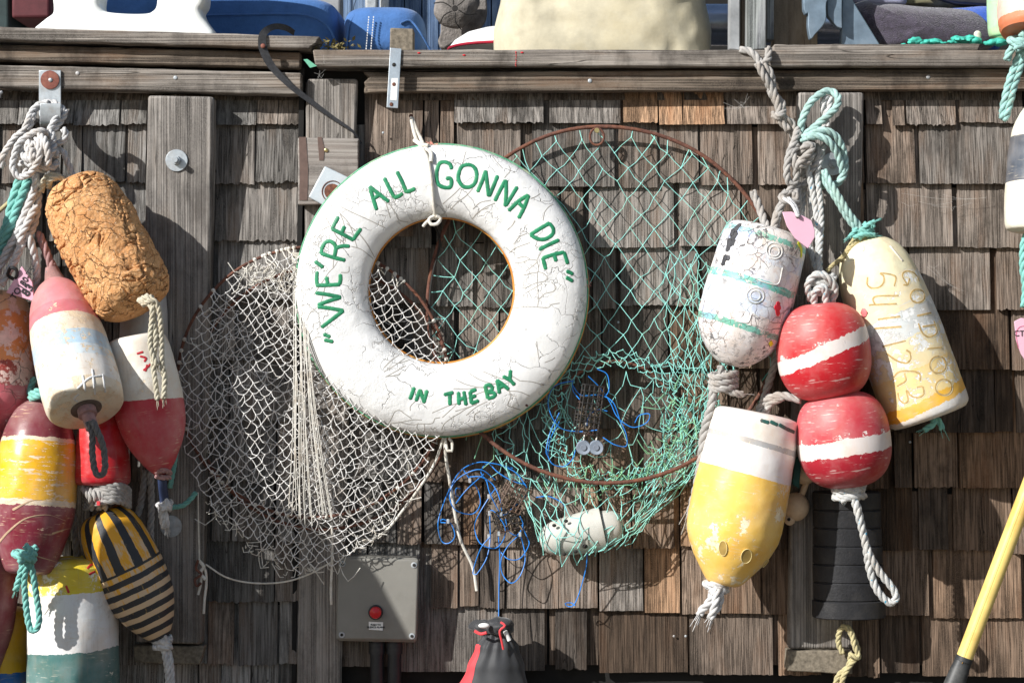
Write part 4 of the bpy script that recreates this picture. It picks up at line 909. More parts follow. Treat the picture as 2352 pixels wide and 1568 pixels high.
ropes(rt_, 'grey_knot', M['rg'], [[(600,380,-.13),(560,520,-.16),(510,640,-.17),(480,820,-.17),(500,950,-.16),(570,950,-.16),(580,800,-.17),(545,640,-.17),(600,560,-.16)],
    [(620,420,-.14),(590,560,-.14),(620,640,-.15),(680,560,-.17),(760,560,-.17),(720,640,-.17),(640,720,-.18),(600,780,-.18),(700,740,-.17),(760,640,-.16)],
    [(560,960,-.15),(490,1080,-.16),(410,1230,-.17),(360,1440,-.18)], [(600,980,-.14),(560,1090,-.16),(600,1180,-.15),(540,1230,-.16)], [(650,900,-.13),(700,820,-.14),(760,860,-.14),(700,960,-.14),(640,1000,-.13)],
    [(790,560,-.14),(830,640,-.15),(790,760,-.15),(730,850,-.15)], [(520,700,-.15),(640,760,-.14),(720,900,-.13)], [(480,1060,-.16),(420,1120,-.17),(500,1160,-.18),(590,1150,-.17),(560,1060,-.17)]], 8.5, tf=z2)
ropes(rt_, 'thin_grey_rope', M['rflk'], [[(880,560,-.14),(850,690,-.15),(810,850,-.15),(810,1050,-.14),(800,1300,-.15),(815,1560,-.16)],[(740,980,-.13),(735,1150,-.13),(760,1350,-.14),(825,1560,-.15)],[(670,1000,-.12),(660,1150,-.12),(640,1310,-.13)]], 6.5, tf=z2)
pt = thing('name_tag', 'blank pink plastic tag hanging from the right-hand ropes over the flaking white buoy', 'tag', W(1835,570,-.3))
quad([(1797,487),(1818,486),(1832,492),(1845,496),(1864,506),(1872,530),(1871,546),(1856,571),(1826,547),(1808,520)], -.312, -.306).build('plate', M['tagpink'], pt, bevel=.0012)
MB().ball(W(1832,497,-.313), R(4.5), (1,.3,1), 12).build('hole', M['dark'], pt)
ropes(pt, 'tie', M['rw'], [[(1800,455,-.2),(1820,470,-.25),(1833,496,-.32),(1828,475,-.26),(1812,455,-.2)]], 4)
# ---------------------------------------------------------------- left rope tangle
K = (0, 215.6, .125)
lt = thing('rope_tangle', 'thick white rope knotted on the galvanised hook above the cork buoy', 'rope', W(100,420,-.1))
ropes(lt, 'hook_loop', M['rw'], [[(900,165,-.165),(760,185,-.165),(640,260,-.17),(560,380,-.18),(490,560,-.2),(420,690,-.2),(300,780,-.2),(190,920,-.2),(90,1070,-.2),(30,1220,-.2),(60,1340,-.19)],
    [(860,160,-.155),(1000,170,-.16),(1090,240,-.17),(1070,370,-.18),(990,520,-.2),(910,670,-.21)], [(960,190,-.15),(1130,260,-.16),(1190,350,-.17),(1130,480,-.18),(1030,610,-.19),(930,720,-.2)],
    [(720,230,-.15),(640,300,-.16),(600,420,-.18),(560,560,-.19),(510,680,-.2)]], 7.5, tf=K)
ropes(lt, 'knot', M['rw'], [[(900,800,-.2),(820,700,-.23),(680,690,-.24),(500,780,-.24),(360,900,-.24),(290,1040,-.24),(250,1200,-.24),(230,1330,-.24),(280,1470,-.24),(370,1530,-.24),(500,1490,-.25),(610,1390,-.26),(690,1250,-.27),(730,1100,-.27),(700,960,-.26),(620,920,-.25)],
    [(720,760,-.24),(820,840,-.26),(860,1000,-.27),(890,1160,-.27),(880,1280,-.26),(830,1220,-.24)], [(620,820,-.22),(720,860,-.25),(790,990,-.26),(760,1120,-.25)],
    [(460,1130,-.25),(560,1220,-.26),(700,1290,-.24),(850,1350,-.24),(980,1350,-.23),(1050,1250,-.22)], [(930,680,-.21),(980,830,-.22),(930,960,-.22),(1010,1050,-.22),(1040,1170,-.22)],
    [(1160,640,-.2),(1210,730,-.2),(1170,850,-.2),(1080,910,-.2),(960,900,-.2)], [(1050,1010,-.19),(1170,1080,-.2),(1230,1230,-.2),(1290,1380,-.2),(1350,1530,-.2)],
    [(600,980,-.26),(540,890,-.25),(500,960,-.25),(540,1100,-.26),(600,1210,-.26),(560,1330,-.25)], [(420,950,-.23),(400,1080,-.23),(460,1180,-.24),(580,1240,-.24)],
    [(380,1290,-.2),(450,1250,-.22),(560,1300,-.23),(700,1380,-.22),(860,1400,-.21)], [(600,1000,-.27),(600,1100,-.27),(640,1180,-.27)], [(900,900,-.21),(1000,960,-.22),(960,1060,-.23),(900,1150,-.24)], [(450,1500,-.2),(520,1350,-.2),(620,1240,-.21)]], 7.5, tf=K)
K2 = (0, 392, .1875)
ropes(lt, 'teal_rope', M['rt'], [[(240,100,-.16),(200,220,-.17),(150,380,-.18),(110,560,-.18),(40,780,-.19),(-60,1000,-.2)],[(350,100,-.16),(270,300,-.18),(200,480,-.19),(130,680,-.2),(30,900,-.2),(-60,1060,-.2)]], 10, tf=K2)
ropes(lt, 'white_strand', M['rw'], [[(430,30,-.2),(440,160,-.2),(390,330,-.2),(300,540,-.21),(220,760,-.22),(110,940,-.22),(20,1120,-.22),(-60,1300,-.22)],[(470,250,-.18),(450,500,-.19),(400,700,-.2),(280,880,-.22),(190,1080,-.23),(80,1280,-.24),(10,1400,-.24)],
    [(330,760,-.22),(380,880,-.22),(420,1040,-.21),(450,1250,-.2),(440,1420,-.18),(400,1560,-.17)],[(260,620,-.2),(180,860,-.21),(80,1050,-.21),(-40,1180,-.21)],[(440,430,-.2),(350,620,-.22),(260,800,-.23),(240,900,-.22)]], 9, tf=K2)
m = MB(); m.tube(cr([W(-20,500,-.12), W(15,470,-.12), W(60,430,-.12)], .02), R(5), 10); o = base_origin(m.build('bamboo_stick', M['ry'])); tag(o, 'thin pale stick poking out behind the teal rope at the left edge', 'stick')
bt = thing('name_tag', 'pink plastic tag printed with black numbers, tied above the orange buoy at the left', 'tag', W(50,680,-.25))
quad([(50,611),(74,648),(78,692),(14,672)], -.264, -.258).build('plate', M['tagpink'], bt, bevel=.0008)
text("TO180-T5", 53, 650, -.2655, .021, M['ink'], bt, rot=math.radians(-56), bold=.0004)
text("83", 64, 666, -.2655, .030, M['ink'], bt, rot=math.radians(-56), bold=.0008)
m = MB(); m.tube(cr([W(18,628,-.255), W(25,615,-.27), W(38,620,-.27), W(36,640,-.26), W(22,636,-.25), W(18,628,-.255)], .003), R(4), 8); m.build('cable_tie', M['blackplastic'], bt)
# ropes behind the left pile
lr = thing('rope_hank', 'grey rope hank hanging behind the striped buoy on the tall post', 'rope', W(340,1280,-.09))
ropes(lr, 'rope', M['rg'], [[(335,1080,-.095),(328,1130,-.095),(320,1170,-.095),(305,1200,-.095)],[(345,1070,-.10),(348,1150,-.10),(346,1220,-.10),(350,1290,-.10)],[(168,1180,-.15),(172,1230,-.16),(178,1290,-.16)]], 8)
ropes(lr, 'teal_rope', M['rt'], [[(404,1040,-.10),(398,1080,-.10),(390,1120,-.10)],[(392,1165,-.11),(420,1160,-.12),(438,1145,-.12),(450,1130,-.12)]], 6)
w2 = disc_at(393, 1208, -.0855, 25, .004, M['galvdull'], 'washer', None); base_origin(w2); tag(w2, 'dull round washer on the tall post beside the frayed white rope tail', 'washer')
# ================================================================= LIFE RING
rc = (1014, 667); RO, RI = 334, 168; yc = -.125; hd = .052
lf = thing('life_ring', 'white cracked life ring painted with green joke lettering in the middle of the wall', 'life ring', W(rc[0], rc[1]+RO, yc))
c0 = W(*rc, yc); kk = (D+yc)/D/S; Rm = (RO+RI)/2*kk; hw = (RO-RI)/2*kk
m = MB(); nU, nV = 360, 48; vs = []; fs = []
for i in range(nU):
    a = 2*math.pi*i/nU; e = Vector((math.cos(a), 0, math.sin(a)))
    for j in range(nV):
        b = 2*math.pi*j/nV; cb_, sb_ = math.cos(b), math.sin(b)
        x = math.copysign(abs(cb_)**.85, cb_)*hw; y = -math.copysign(abs(sb_)**.85, sb_)*hd
        q = Vector((math.cos(a)*3, math.sin(a)*3, b*.6)); w_ = 1+.012*noise.noise(q*1.3)
        p = c0 + e*(Rm + x*w_) + Vector((0, y*w_+.0012*noise.noise(Vector((x*30, a*9, y*20))), 0)); vs.append(p)
for i in range(nU):
    for j in range(nV): fs.append((i*nV+j, i*nV+(j+1)%nV, ((i+1)%nU)*nV+(j+1)%nV, ((i+1)%nU)*nV+j))
m.add(vs, fs); ring = m.build('ring_body', M['ring'], lf, angle=180)
def rimt(rad, yy, r, mat, name, a0=0, a1=360, dx=0, dz=0, wob=0):
    P = []; cc = W(rc[0]+dx, rc[1]+dz, yy)
    for i in range(int(a0), int(a1), 2):
        a = math.radians(i); P.append(cc + Vector((math.cos(a), 0, math.sin(a)))*(rad*(D+yy)/D/S*(1+wob*noise.noise(Vector((i*.08,0,rad))))))
    m = MB(); m.tube(P, r, 10, closed=(a1-a0 >= 360)); return m.build(name, mat, lf, angle=180)
rimt(RO+1.0, yc+.006, .0034, M['green_line'], 'green_piping', wob=.002)
rimt(RO-1.5, yc+.022, .0060, M['orange_rim'], 'orange_rim', wob=.002, dx=1.5, dz=3)
rimt(RI-.2, yc+.016, .0042, M['orange_rim'], 'inner_rim', wob=.003)
rb = bake(ring)
A_ = (676.2,333.2,.16688); B_ = (970.2,333.2,.16688); C_ = (666.4,548.8,.16688); D_ = (1078,450.8,.16688); E_ = (882,784,.16688)
LT = [(A_, [[(1040,575),(1075,710),(1130,885)],[(1040,575),(1170,680),(1295,775)],[(1095,735),(1190,670)],[(1240,460),(1300,580),(1370,712)],[(1375,725),(1440,702),(1485,670)],[(1415,372),(1480,500),(1540,650)],[(1540,645),(1600,628),(1655,600)],
       [(520,1155),(640,1215),(810,1305)],[(520,1155),(560,1070),(602,995)],[(650,1210),(688,1125)],[(810,1300),(860,1225),(912,1155)]]),
      (C_, [[(430,200),(580,250),(750,292)],[(430,200),(440,120),(490,45),(560,35),(618,85),(625,160),(605,250)],[(640,120),(720,98),(812,100)],[(348,312),(400,350),(450,388)],
       [(362,638),(500,636),(680,625)],[(372,455),(365,550),(372,632)],[(502,530),(516,622)],[(690,492),(692,560),(680,620)],[(358,742),(520,765),(690,800)],[(690,805),(540,850),(388,905)],[(388,932),(560,955),(728,985)],[(728,990),(570,1110),(438,1210)],[(468,1312),(545,1345)],[(478,1388),(585,1412)]]),
      (B_, [[(402,325),(378,265),(310,235),(240,250),(205,330),(195,430),(210,520),(250,565),(330,588),(388,570),(400,500),(382,460),(332,460)], [(620,268),(540,300),(497,400),(502,490),(560,568),(640,580),(710,540),(745,450),(738,350),(690,288),(620,268)],
       [(762,638),(820,500),(870,360)],[(870,360),(890,520),(912,700)],[(920,700),(980,560),(1033,428)],[(1000,762),(1070,620),(1140,490)],[(1150,490),(1152,640),(1142,838)],[(1148,828),(1230,700),(1302,582)],[(1192,898),(1320,775),(1452,692)],[(1460,695),(1400,860),(1327,1000)],[(1330,800),(1395,865)],
       [(1492,1230),(1610,1155),(1748,1075)],[(1750,1080),(1800,1150),(1788,1230),(1700,1290),(1620,1298),(1545,1272),(1492,1235)],[(1612,1435),(1740,1370),(1875,1308)]]),
      (D_, [[(1012,850),(1150,805),(1300,770)],[(1012,850),(1030,920),(1050,1000)],[(1172,822),(1193,888)],[(1305,772),(1330,850),(1352,925)],[(1342,1032),(1390,1050),(1422,1070)],[(1338,1118),(1420,1165)]]),
      (E_, [[(412,638),(385,720),(358,788)],[(442,812),(495,668)],[(495,668),(555,838)],[(552,828),(590,678)],[(832,730),(948,702)],[(905,712),(908,868)],[(1025,702),(1032,862)],[(1035,800),(1120,768)],[(1100,692),(1128,868)],[(1185,692),(1203,848)],[(1188,690),(1262,662)],[(1192,770),(1258,745)],[(1205,850),(1298,815)],
       [(1392,612),(1430,778)],[(1392,612),(1450,598),(1488,630),(1478,670),(1422,700)],[(1425,702),(1498,702),(1528,732),(1500,765),(1432,783)],[(1588,708),(1575,620),(1557,535)],[(1557,535),(1640,595),(1712,655)],[(1578,640),(1665,602)],[(1642,482),(1722,522)],[(1740,402),(1736,470),(1728,522)],[(1728,522),(1793,592)]])]
for tfm, ls in LT: strokes(rb, ls, 4.4 if tfm is not E_ else 4.4, M['green_paint'], ring, tf=tfm, flat=.8, off=.0004)
CK = [(E_, [[(60,1130),(110,1040),(150,965),(215,945),(280,990),(380,1060)],[(60,1130),(240,1105),(400,1075),(520,1080)],[(200,1105),(380,1140),(500,1130),(660,1125),(700,1060),(770,1045)],[(790,1215),(830,1130),(930,1050),(1040,985),(1130,925),(1280,860)],[(800,1045),(960,900),(1000,850)],[(665,980),(800,920),(900,880),(1000,850),(1130,790),(1300,715),(1480,650)],
       [(980,960),(1120,915),(1270,865)],[(1130,1015),(1270,900),(1420,825)],[(955,648),(1150,650),(1310,630),(1530,620)],[(1000,530),(1130,590),(1310,630),(1450,635)],[(1160,430),(1330,530),(1550,590),(1700,570)],[(1360,410),(1480,460),(1640,520)],[(1870,540),(2040,555),(2200,600)],[(1770,480),(1870,540)],[(0,415),(130,340),(290,230)],[(0,360),(100,260),(200,190)],[(20,490),(180,400),(300,335)],[(200,300),(350,255)],[(50,480),(180,460),(225,435)],[(1240,1090),(1250,1000),(1320,962)],[(360,950),(365,890),(430,820)],
       [(2100,0),(2115,130),(2135,250)],[(2210,290),(2310,250),(2349,220)],[(1700,680),(1860,690),(2000,745)],[(1720,660),(1740,760),(1700,870),(1760,900),(1880,940)],[(640,1180),(670,1210),(700,1180)],[(470,1120),(450,1180),(480,1220)],[(550,1130),(560,1200),(540,1250)]]),
      (D_, [[(745,1090),(840,1060),(940,1040),(950,960),(930,880),(990,770),(1050,700)],[(940,1040),(935,1200),(950,1400),(940,1520)],[(640,920),(740,905),(830,870),(930,880)],[(660,850),(760,830),(830,860)],[(780,1030),(860,970),(940,900)],[(750,1270),(850,1220),(930,1190),(1030,1170),(1080,1130),(1020,1060),(950,1040)],[(790,1320),(880,1270),(1000,1200)],[(960,1410),(1040,1340),(1150,1310),(1190,1250),(1130,1180)],[(560,1550),(760,1520),(940,1525),(1080,1530),(1130,1490),(1240,1470)],[(550,780),(640,710),(830,640)],[(610,660),(690,560),(790,510)],[(530,460),(590,400),(630,340)],[(40,310),(130,210),(260,160)]]),
      (B_, [[(280,810),(430,680),(520,590)],[(380,890),(480,790),(600,700),(690,600)],[(690,1010),(770,930),(860,860),(1000,800)],[(700,880),(800,790),(940,760)],[(1490,740),(1560,710),(1620,670)],[(1130,450),(1210,350),(1190,290)],[(960,150),(1020,230),(1100,320)],[(1660,1040),(1680,930),(1740,850),(1800,815)],[(1170,1165),(1230,1110),(1270,1040)],[(560,250),(580,150),(600,90)]]),
      (C_, [[(325,770),(450,580),(530,460),(600,390),(650,310)],[(390,970),(440,820),(480,660),(525,510)],[(590,390),(600,270),(620,100),(640,0)],[(220,1130),(270,1030),(360,945)],[(700,0),(690,60)],[(840,100),(970,140),(1080,220),(1140,270)],[(700,460),(800,455),(810,380)],[(300,1400),(350,1360),(430,1340)]]),
      (A_, [[(620,930),(680,1080),(700,1330)],[(620,930),(760,1100),(860,1400)],[(420,980),(520,1150),(590,1270),(690,1350)],[(640,850),(800,930),(1000,1020),(1250,1140)],[(720,1080),(900,1230),(1030,1400)],[(900,1230),(1010,1380),(1100,1540)],[(1260,790),(1290,900),(1320,1000)],[(1290,780),(1380,920),(1440,1030),(1560,1060)],[(260,1280),(360,1180),(500,1110)]])]
for tfm, ls in CK: strokes(rb, ls, 1.0, M['crack'], ring, name='paint_crack', tf=tfm, flat=.3, off=.0002)
strokes(rb, [[(1208,929),(1212,932)],[(1352,645),(1356,652)]], 2.6, M['darkred'], lf, name='red_chip', flat=.3)
# lanyard
m = MB(); yF = yc-hd
def cord(P, r, mat=None): m.tube(cr([W(*p) for p in P], .006), R(r), 8)
cord([(944,268,-.06),(948,290,-.07),(956,320,-.09),(966,335,-.13),(975,345,yF+.012)], 4.2); cord([(946,270,-.055),(955,295,-.07),(968,322,-.09),(975,340,-.14)], 4.2)
cord([(952,322,-.12),(968,332,-.14),(984,335,-.15)], 5)
cord([(968,338,yF+.02),(978,356,yF+.004),(984,372,yF-.002),(990,410,yF-.006),(994,450,yF-.004),(998,485,yF+.012),(1000,503,yF+.03)], 4.0)
cord([(975,340,yF+.018),(990,352,yF+.006),(990,372,yF-.004)], 4.5)
cord([(1001,495,yF+.02),(986,503,yF+.015),(990,515,yF+.012),(1004,514,yF+.012),(1012,502,yF+.015),(1002,497,yF+.012)], 4); cord([(994,500,yF+.02),(980,510,yF+.02),(972,520,yF+.025)], 3.5)
m.build('lanyard', M['cord_white'], lf)
m = MB(); m.ball(W(944,267,-.062), R(5), (1,.5,1), 12); m.build('hanging_screw', M['rust'], lf)
m = MB()
for k in range(26):
    x, y, yy = (988, 332, yc) if k < 13 else (1352, 650, yc); p = W(x+rnd.gauss(0,6 if k < 13 else 3), y+rnd.gauss(0,2 if k < 13 else 7), yy)
    m.tube([p, p+Vector((rnd.gauss(0,.004), 0, rnd.uniform(.002,.008) if k < 13 else rnd.gauss(0,.004)))], .0009, 4)
m.build('frayed_twine', plain('salmon_twine', (.62,.25,.2), .8), lf)
hc = thing('hanging_cord', 'two long thin white cords trailing from the bottom of the life ring', 'cord', W(1060,1350,-.08))
def cordp(P, r, par, mat=M['cord_white']):
    mm = MB(); mm.tube(cr([W(*p) for p in P], .006), R(r), 8); return mm.build('cord', mat, par)
cordp([(1022,1005,-.12),(1023,1040,-.11),(1032,1100,-.09),(1045,1180,-.08),(1058,1240,-.07),(1085,1300,-.06),(1095,1356,-.06)], 3.6, hc)
cordp([(1018,1005,-.12),(1000,1060,-.11),(970,1110,-.1),(930,1165,-.09),(890,1215,-.09),(860,1235,-.09),(830,1242,-.09)], 3.0, hc)
cordp([(1022,1008,-.12),(1028,1035,-.13),(1038,1035,-.13),(1038,1015,-.12),(1030,1006,-.12)], 3.4, hc)
# ================================================================= NETS
def inpoly(x, y, P):
    c = False; j = len(P)-1
    for i in range(len(P)):
        if (P[i][1] > y) != (P[j][1] > y) and x < (P[j][0]-P[i][0])*(y-P[i][1])/(P[j][1]-P[i][1])+P[i][0]: c = not c
        j = i
    return c
def strand(m, a, b, r, sag=.12, side=None, n=4):
    d = b-a; L = d.length
    mid = (a+b)/2 + Vector((rnd.gauss(0,.5), rnd.gauss(0,.35), -abs(rnd.gauss(0,1))*.9))*L*sag
    P = cr([a, mid, b], L/3.2); m.tube(P, r, n, cap=False)
def lattice(m, poly, w, h, warp, dep, r, jit=.1, drop=.02, rot=0, sag=.1, knotr=1.7):
    xs = [p[0] for p in poly]; ys = [p[1] for p in poly]; cx, cy = (min(xs)+max(xs))/2, (min(ys)+max(ys))/2; ext = max(max(xs)-min(xs), max(ys)-min(ys))
    N = int(ext/w)+4; Mn = int(ext/h*2)+6; nodes = {}
    cr_, sr_ = math.cos(rot), math.sin(rot)
    for j in range(-Mn, Mn+1):
        for i in range(-N, N+1):
            u = (i+(.5 if j % 2 else 0))*w; v = j*h/2
            x = cx+u*cr_-v*sr_; y = cy+u*sr_+v*cr_
            x, y = warp(x, y); x += rnd.gauss(0, w*jit*.5); y += rnd.gauss(0, h*jit*.5)
            if inpoly(x, y, poly): nodes[(i, j)] = (x, y)
    pos = {k: W(p[0], p[1], dep(*p)+rnd.gauss(0,.002)) for k, p in nodes.items()}
    for (i, j), p in pos.items():
        for di in ((0, 1) if j % 2 else (-1, 0)):
            q = pos.get((i+di, j+1))
            if q is not None and rnd.random() > drop: strand(m, p, q, r, sag)
        if knotr: m.ball(p, r*knotr, (1,1,1), 6)
    return nodes
def loft(m, top, bot, ns, ntt, dep, r, jit=.08, drop=.03, sag=.15, bulge=0):
    T = cr([Vector((x,y,0)) for x, y in top], 3); Bt = cr([Vector((x,y,0)) for x, y in bot], 3)
    def at(P, s): f = s*(len(P)-1); i = min(int(f), len(P)-2); return P[i].lerp(P[i+1], f-i)
    pos = {}
    for j in range(ntt+1):
        for i in range(ns+1):
            s = min(1, max(0, (i+(.5 if j % 2 else 0))/ns)); t = j/ntt
            p = at(T, s).lerp(at(Bt, s), t); wd = (at(T,0)-at(T,1)).length/ns
            x = p.x+rnd.gauss(0, wd*jit*2); y = p.y+rnd.gauss(0, wd*jit*2)
            pos[(i,j)] = W(x, y, dep(x, y)+rnd.gauss(0,.004))
    for (i, j), p in pos.items():
        for di in ((0, 1) if j % 2 else (-1, 0)):
            q = pos.get((i+di, j+1))
            if q is not None and rnd.random() > drop: strand(m, p, q, r, sag)
        m.ball(p, r*1.6, (1,1,1), 6)
def circle(cx, cy, r, n=72, a0=0, a1=360): return [(cx+r*math.cos(math.radians(a0+(a1-a0)*i/n)), cy+r*math.sin(math.radians(a0+(a1-a0)*i/n))) for i in range(n)]
def hoop(par, name, cx, cy, r, y, rad, ry=None, mat='rust', dy=None):
    P = [W(px, py, y+(dy(px,py) if dy else 0)+.002*noise.noise(Vector((px*.01,py*.01,0)))) for px, py in [(cx+(r)*math.cos(t*math.pi/60)*(1+.006*noise.noise(Vector((t*.1,r,0)))), cy+(ry or r)*math.sin(t*math.pi/60)*(1+.006*noise.noise(Vector((t*.1,0,r))))) for t in range(120)]]
    m = MB(); m.tube(P, R(rad), 10, True); return m.build(name, M[mat], par, angle=180)
# white net
wn = thing('hoop_net', 'grey-white crab net on a rusty hoop, lower left of the life ring', 'net', W(700,1310,-.06))
hoop(wn, 'hoop', 719, 877, 311, -.085, 3.6)
hoop(wn, 'inner_hoop', 742, 915, 300, -.055, 3.6)
def warpw(x, y): return (x+14*noise.noise(Vector((x*.006,y*.006,1)))+(-.05*(x-720)*(1 if y > 900 else 0)), y+16*noise.noise(Vector((x*.005,y*.005,9)))+ .00012*(x-720)**2)
bagpoly = [(432,760),(470,690),(520,640),(600,600),(690,580),(780,585),(880,620),(960,700),(1010,790),(1025,880),(1020,960),(1010,1010),(985,1080),(940,1150),(880,1225),(820,1270),(760,1300),(690,1318),(650,1300),(600,1270),(540,1215),(480,1165),(445,1110),(425,1040),(412,950),(412,850)]
def depw(x, y): return -.135 - .045*math.exp(-((x-700)/220)**2-((y-1080)/220)**2)
m = MB(); lattice(m, bagpoly, 25, 27, warpw, depw, R(1.12), jit=.2, rot=.14, drop=.025, sag=.12, knotr=2.2)
m.build('front_mesh', M['net_white'], wn, angle=180)
m = MB(); bp2 = [(cx_*.93+40, cy_*.95+40) for cx_, cy_ in bagpoly]
lattice(m, bp2, 46, 40, lambda x, y: (x+22*noise.noise(Vector((x*.008,y*.008,5))), y+22*noise.noise(Vector((x*.007,y*.007,3)))), lambda x, y: -.062, R(1.0), jit=.22, rot=-.5, drop=.06, sag=.12)
m.build('back_mesh', M['net_white'], wn, angle=180)
m = MB()
for k in range(16):
    x0 = 672+k*2.2; x1 = 655+k*7.5+rnd.gauss(0,7); m.tube(cr([W(x0,580,-.11), W(x0+4+rnd.gauss(0,3),800,-.17), W((x0+x1)/2+rnd.gauss(0,4),1000,-.19), W(x1,1185+rnd.gauss(0,14),-.18)], .02), R(1.05), 5)
for k in range(60):
    a = rnd.uniform(0, 2*math.pi); x = 719+311*math.cos(a); y = 877+311*math.sin(a)
    x2 = 719+285*math.cos(a+rnd.gauss(0,.06)); y2 = 877+285*math.sin(a+rnd.gauss(0,.06)); strand(m, W(x,y,-.088), W(x2,y2,-.135), R(1.3), .2)
    m.ball(W(x,y,-.088), R(5), (1,1,1), 8)
for k in range(150):   # bunched, torn mesh along the lower hem and the top left
    t = rnd.random(); x = 470+t*470; y = 1150+170*math.sin(math.pi*min(1, t*1.05))-10
    if rnd.random() < .35: x = rnd.uniform(540,690); y = 620+rnd.uniform(-8,30)
    strand(m, W(x,y+rnd.gauss(0,8),-.135), W(x+rnd.gauss(0,20),y+rnd.gauss(0,14),-.145), R(1.1), .4)
m.tube(cr([W(762,1200,-.11), W(763,1280,-.1), W(760,1350,-.1), W(761,1388,-.1)], .02), R(3), 8)
m.build('tie_strings', M['cord_white'], wn)['kind'] = 'stuff'
sc_ = thing('string_clump', 'thin grey string with a rusty hook, hanging left of the white net', 'string', W(468,1410,-.09))
m = MB(); cord([(455,1130,-.1),(456,1200,-.1),(458,1288,-.095)], 1.8); cord([(472,1295,-.095),(520,1325,-.09),(580,1338,-.09),(650,1336,-.09),(710,1318,-.09),(765,1288,-.09)], 2)
cord([(460,1288,-.1),(472,1310,-.1),(474,1340,-.1),(470,1375,-.1),(468,1408,-.095)], 3); cord([(462,1305,-.1),(462,1335,-.1),(455,1365,-.1)], 3); cord([(455,1285,-.105),(468,1300,-.105),(460,1315,-.105),(472,1330,-.105)], 4)
m.build('string', M['cord_white'], sc_)
m = MB(); m.tube(cr([W(455,1285,-.11), W(450,1305,-.11), W(462,1318,-.11), W(448,1330,-.11), W(452,1345,-.11), W(462,1338,-.11)], .004), R(3), 8); m.build('hook', M['rust'], sc_)
# green net
gn = thing('hoop_net', 'teal-green fishing net on a large rusty hoop, right of the life ring', 'net', W(1400,1230,-.06))
hoop(gn, 'hoop', 1391, 700, 409, -.06, 4.6, dy=lambda px, py: -.085*max(0, (py-850)/260))
def iry(px, py): return -.02
hoop(gn, 'inner_hoop', 1412, 962, 138, -.085, 4.0, ry=132)
def warpg(x, y):
    t = max(0, (y-700)/400); cx_ = 1420
    x = cx_+(x-cx_)*(1-.10*max(0,(y-500)/300)) if y < 800 else cx_+(x-cx_)*(.90-.10*t)
    if x > 1560: y -= (x-1560)*.10
    return x+9*noise.noise(Vector((x*.006,y*.006,2))), y+10*noise.noise(Vector((x*.005,y*.005,4)))
m = MB()
def depg(x, y): return -.062-.03*math.exp(-((x-1420)/200)**2-((y-900)/200)**2)
upper = [p for p in circle(1391,700,407,90) if p[1] < 900 or p[0] < 1250]
upper = [p for p in circle(1391,700,407,120, 160, 380)] + [(1600,900),(1500,870),(1380,830),(1270,840),(1180,900),(1080,900)]
nd = lattice(m, upper, 57, 69, warpg, depg, R(.98), jit=.09, drop=.02, sag=.09, knotr=2.1)
for (i, j), (x, y) in nd.items():   # tie the outer meshes to the hoop
    d = math.hypot(x-1391, y-700)
    if d > 352 and y < 900:
        a = math.atan2(y-700, x-1391)+rnd.gauss(0,.04); strand(m, W(x,y,depg(x,y)), W(1391+409*math.cos(a),700+409*math.sin(a),-.06), R(1.3), .05)
loft(m, [(1500,600),(1560,580),(1620,600),(1680,640)], [(1548,900),(1590,880),(1640,880),(1690,860)], 6, 9, depg, R(1.0), jit=.08)
for k in range(16):
    a = math.pi*k/15-.25; x0 = 1412+140*math.cos(a); y0 = 962-136*math.sin(a)
    x1 = 1412+(255+rnd.gauss(0,10))*math.cos(a); y1 = 962-(215)*math.sin(a)
m.build('upper_mesh', M['net_green'], gn, angle=180)
m = MB()
arc = lambda cx_, cy_, rx, ry, a0, a1, n=14: [(cx_+rx*math.cos(math.radians(a0+(a1-a0)*i/n)), cy_+ry*math.sin(math.radians(a0+(a1-a0)*i/n))) for i in range(n+1)]
# gathered collar round the inner hoop
loft(m, arc(1412,962,168,160,-200,160,30), arc(1412,962,128,122,-200,160,30), 34, 4, lambda x, y: -.095, R(1.05), jit=.34, sag=.3)
# stretched skirt down the right side
loft(m, arc(1412,940,250,150,-60,90), arc(1412,960,150,140,-60,100), 9, 6, lambda x, y: -.085, R(1.0), jit=.14, sag=.2)
loft(m, [(1590,600),(1640,640),(1680,720)], [(1560,1090),(1600,1060),(1640,980)], 4, 11, lambda x, y: -.09, R(1.0), jit=.12)
# webbing inside the inner hoop
loft(m, arc(1412,962,132,120,-180,0), arc(1412,990,125,95,180,0), 7, 5, lambda x, y: -.075, R(1.0), jit=.16, sag=.28)
# lower left spread under the ring
loft(m, [(1110,960),(1170,930),(1230,880),(1290,850)], [(1150,1080),(1220,1110),(1290,1120),(1340,1080)], 7, 6, lambda x, y: -.08, R(1.0), jit=.16, sag=.2)
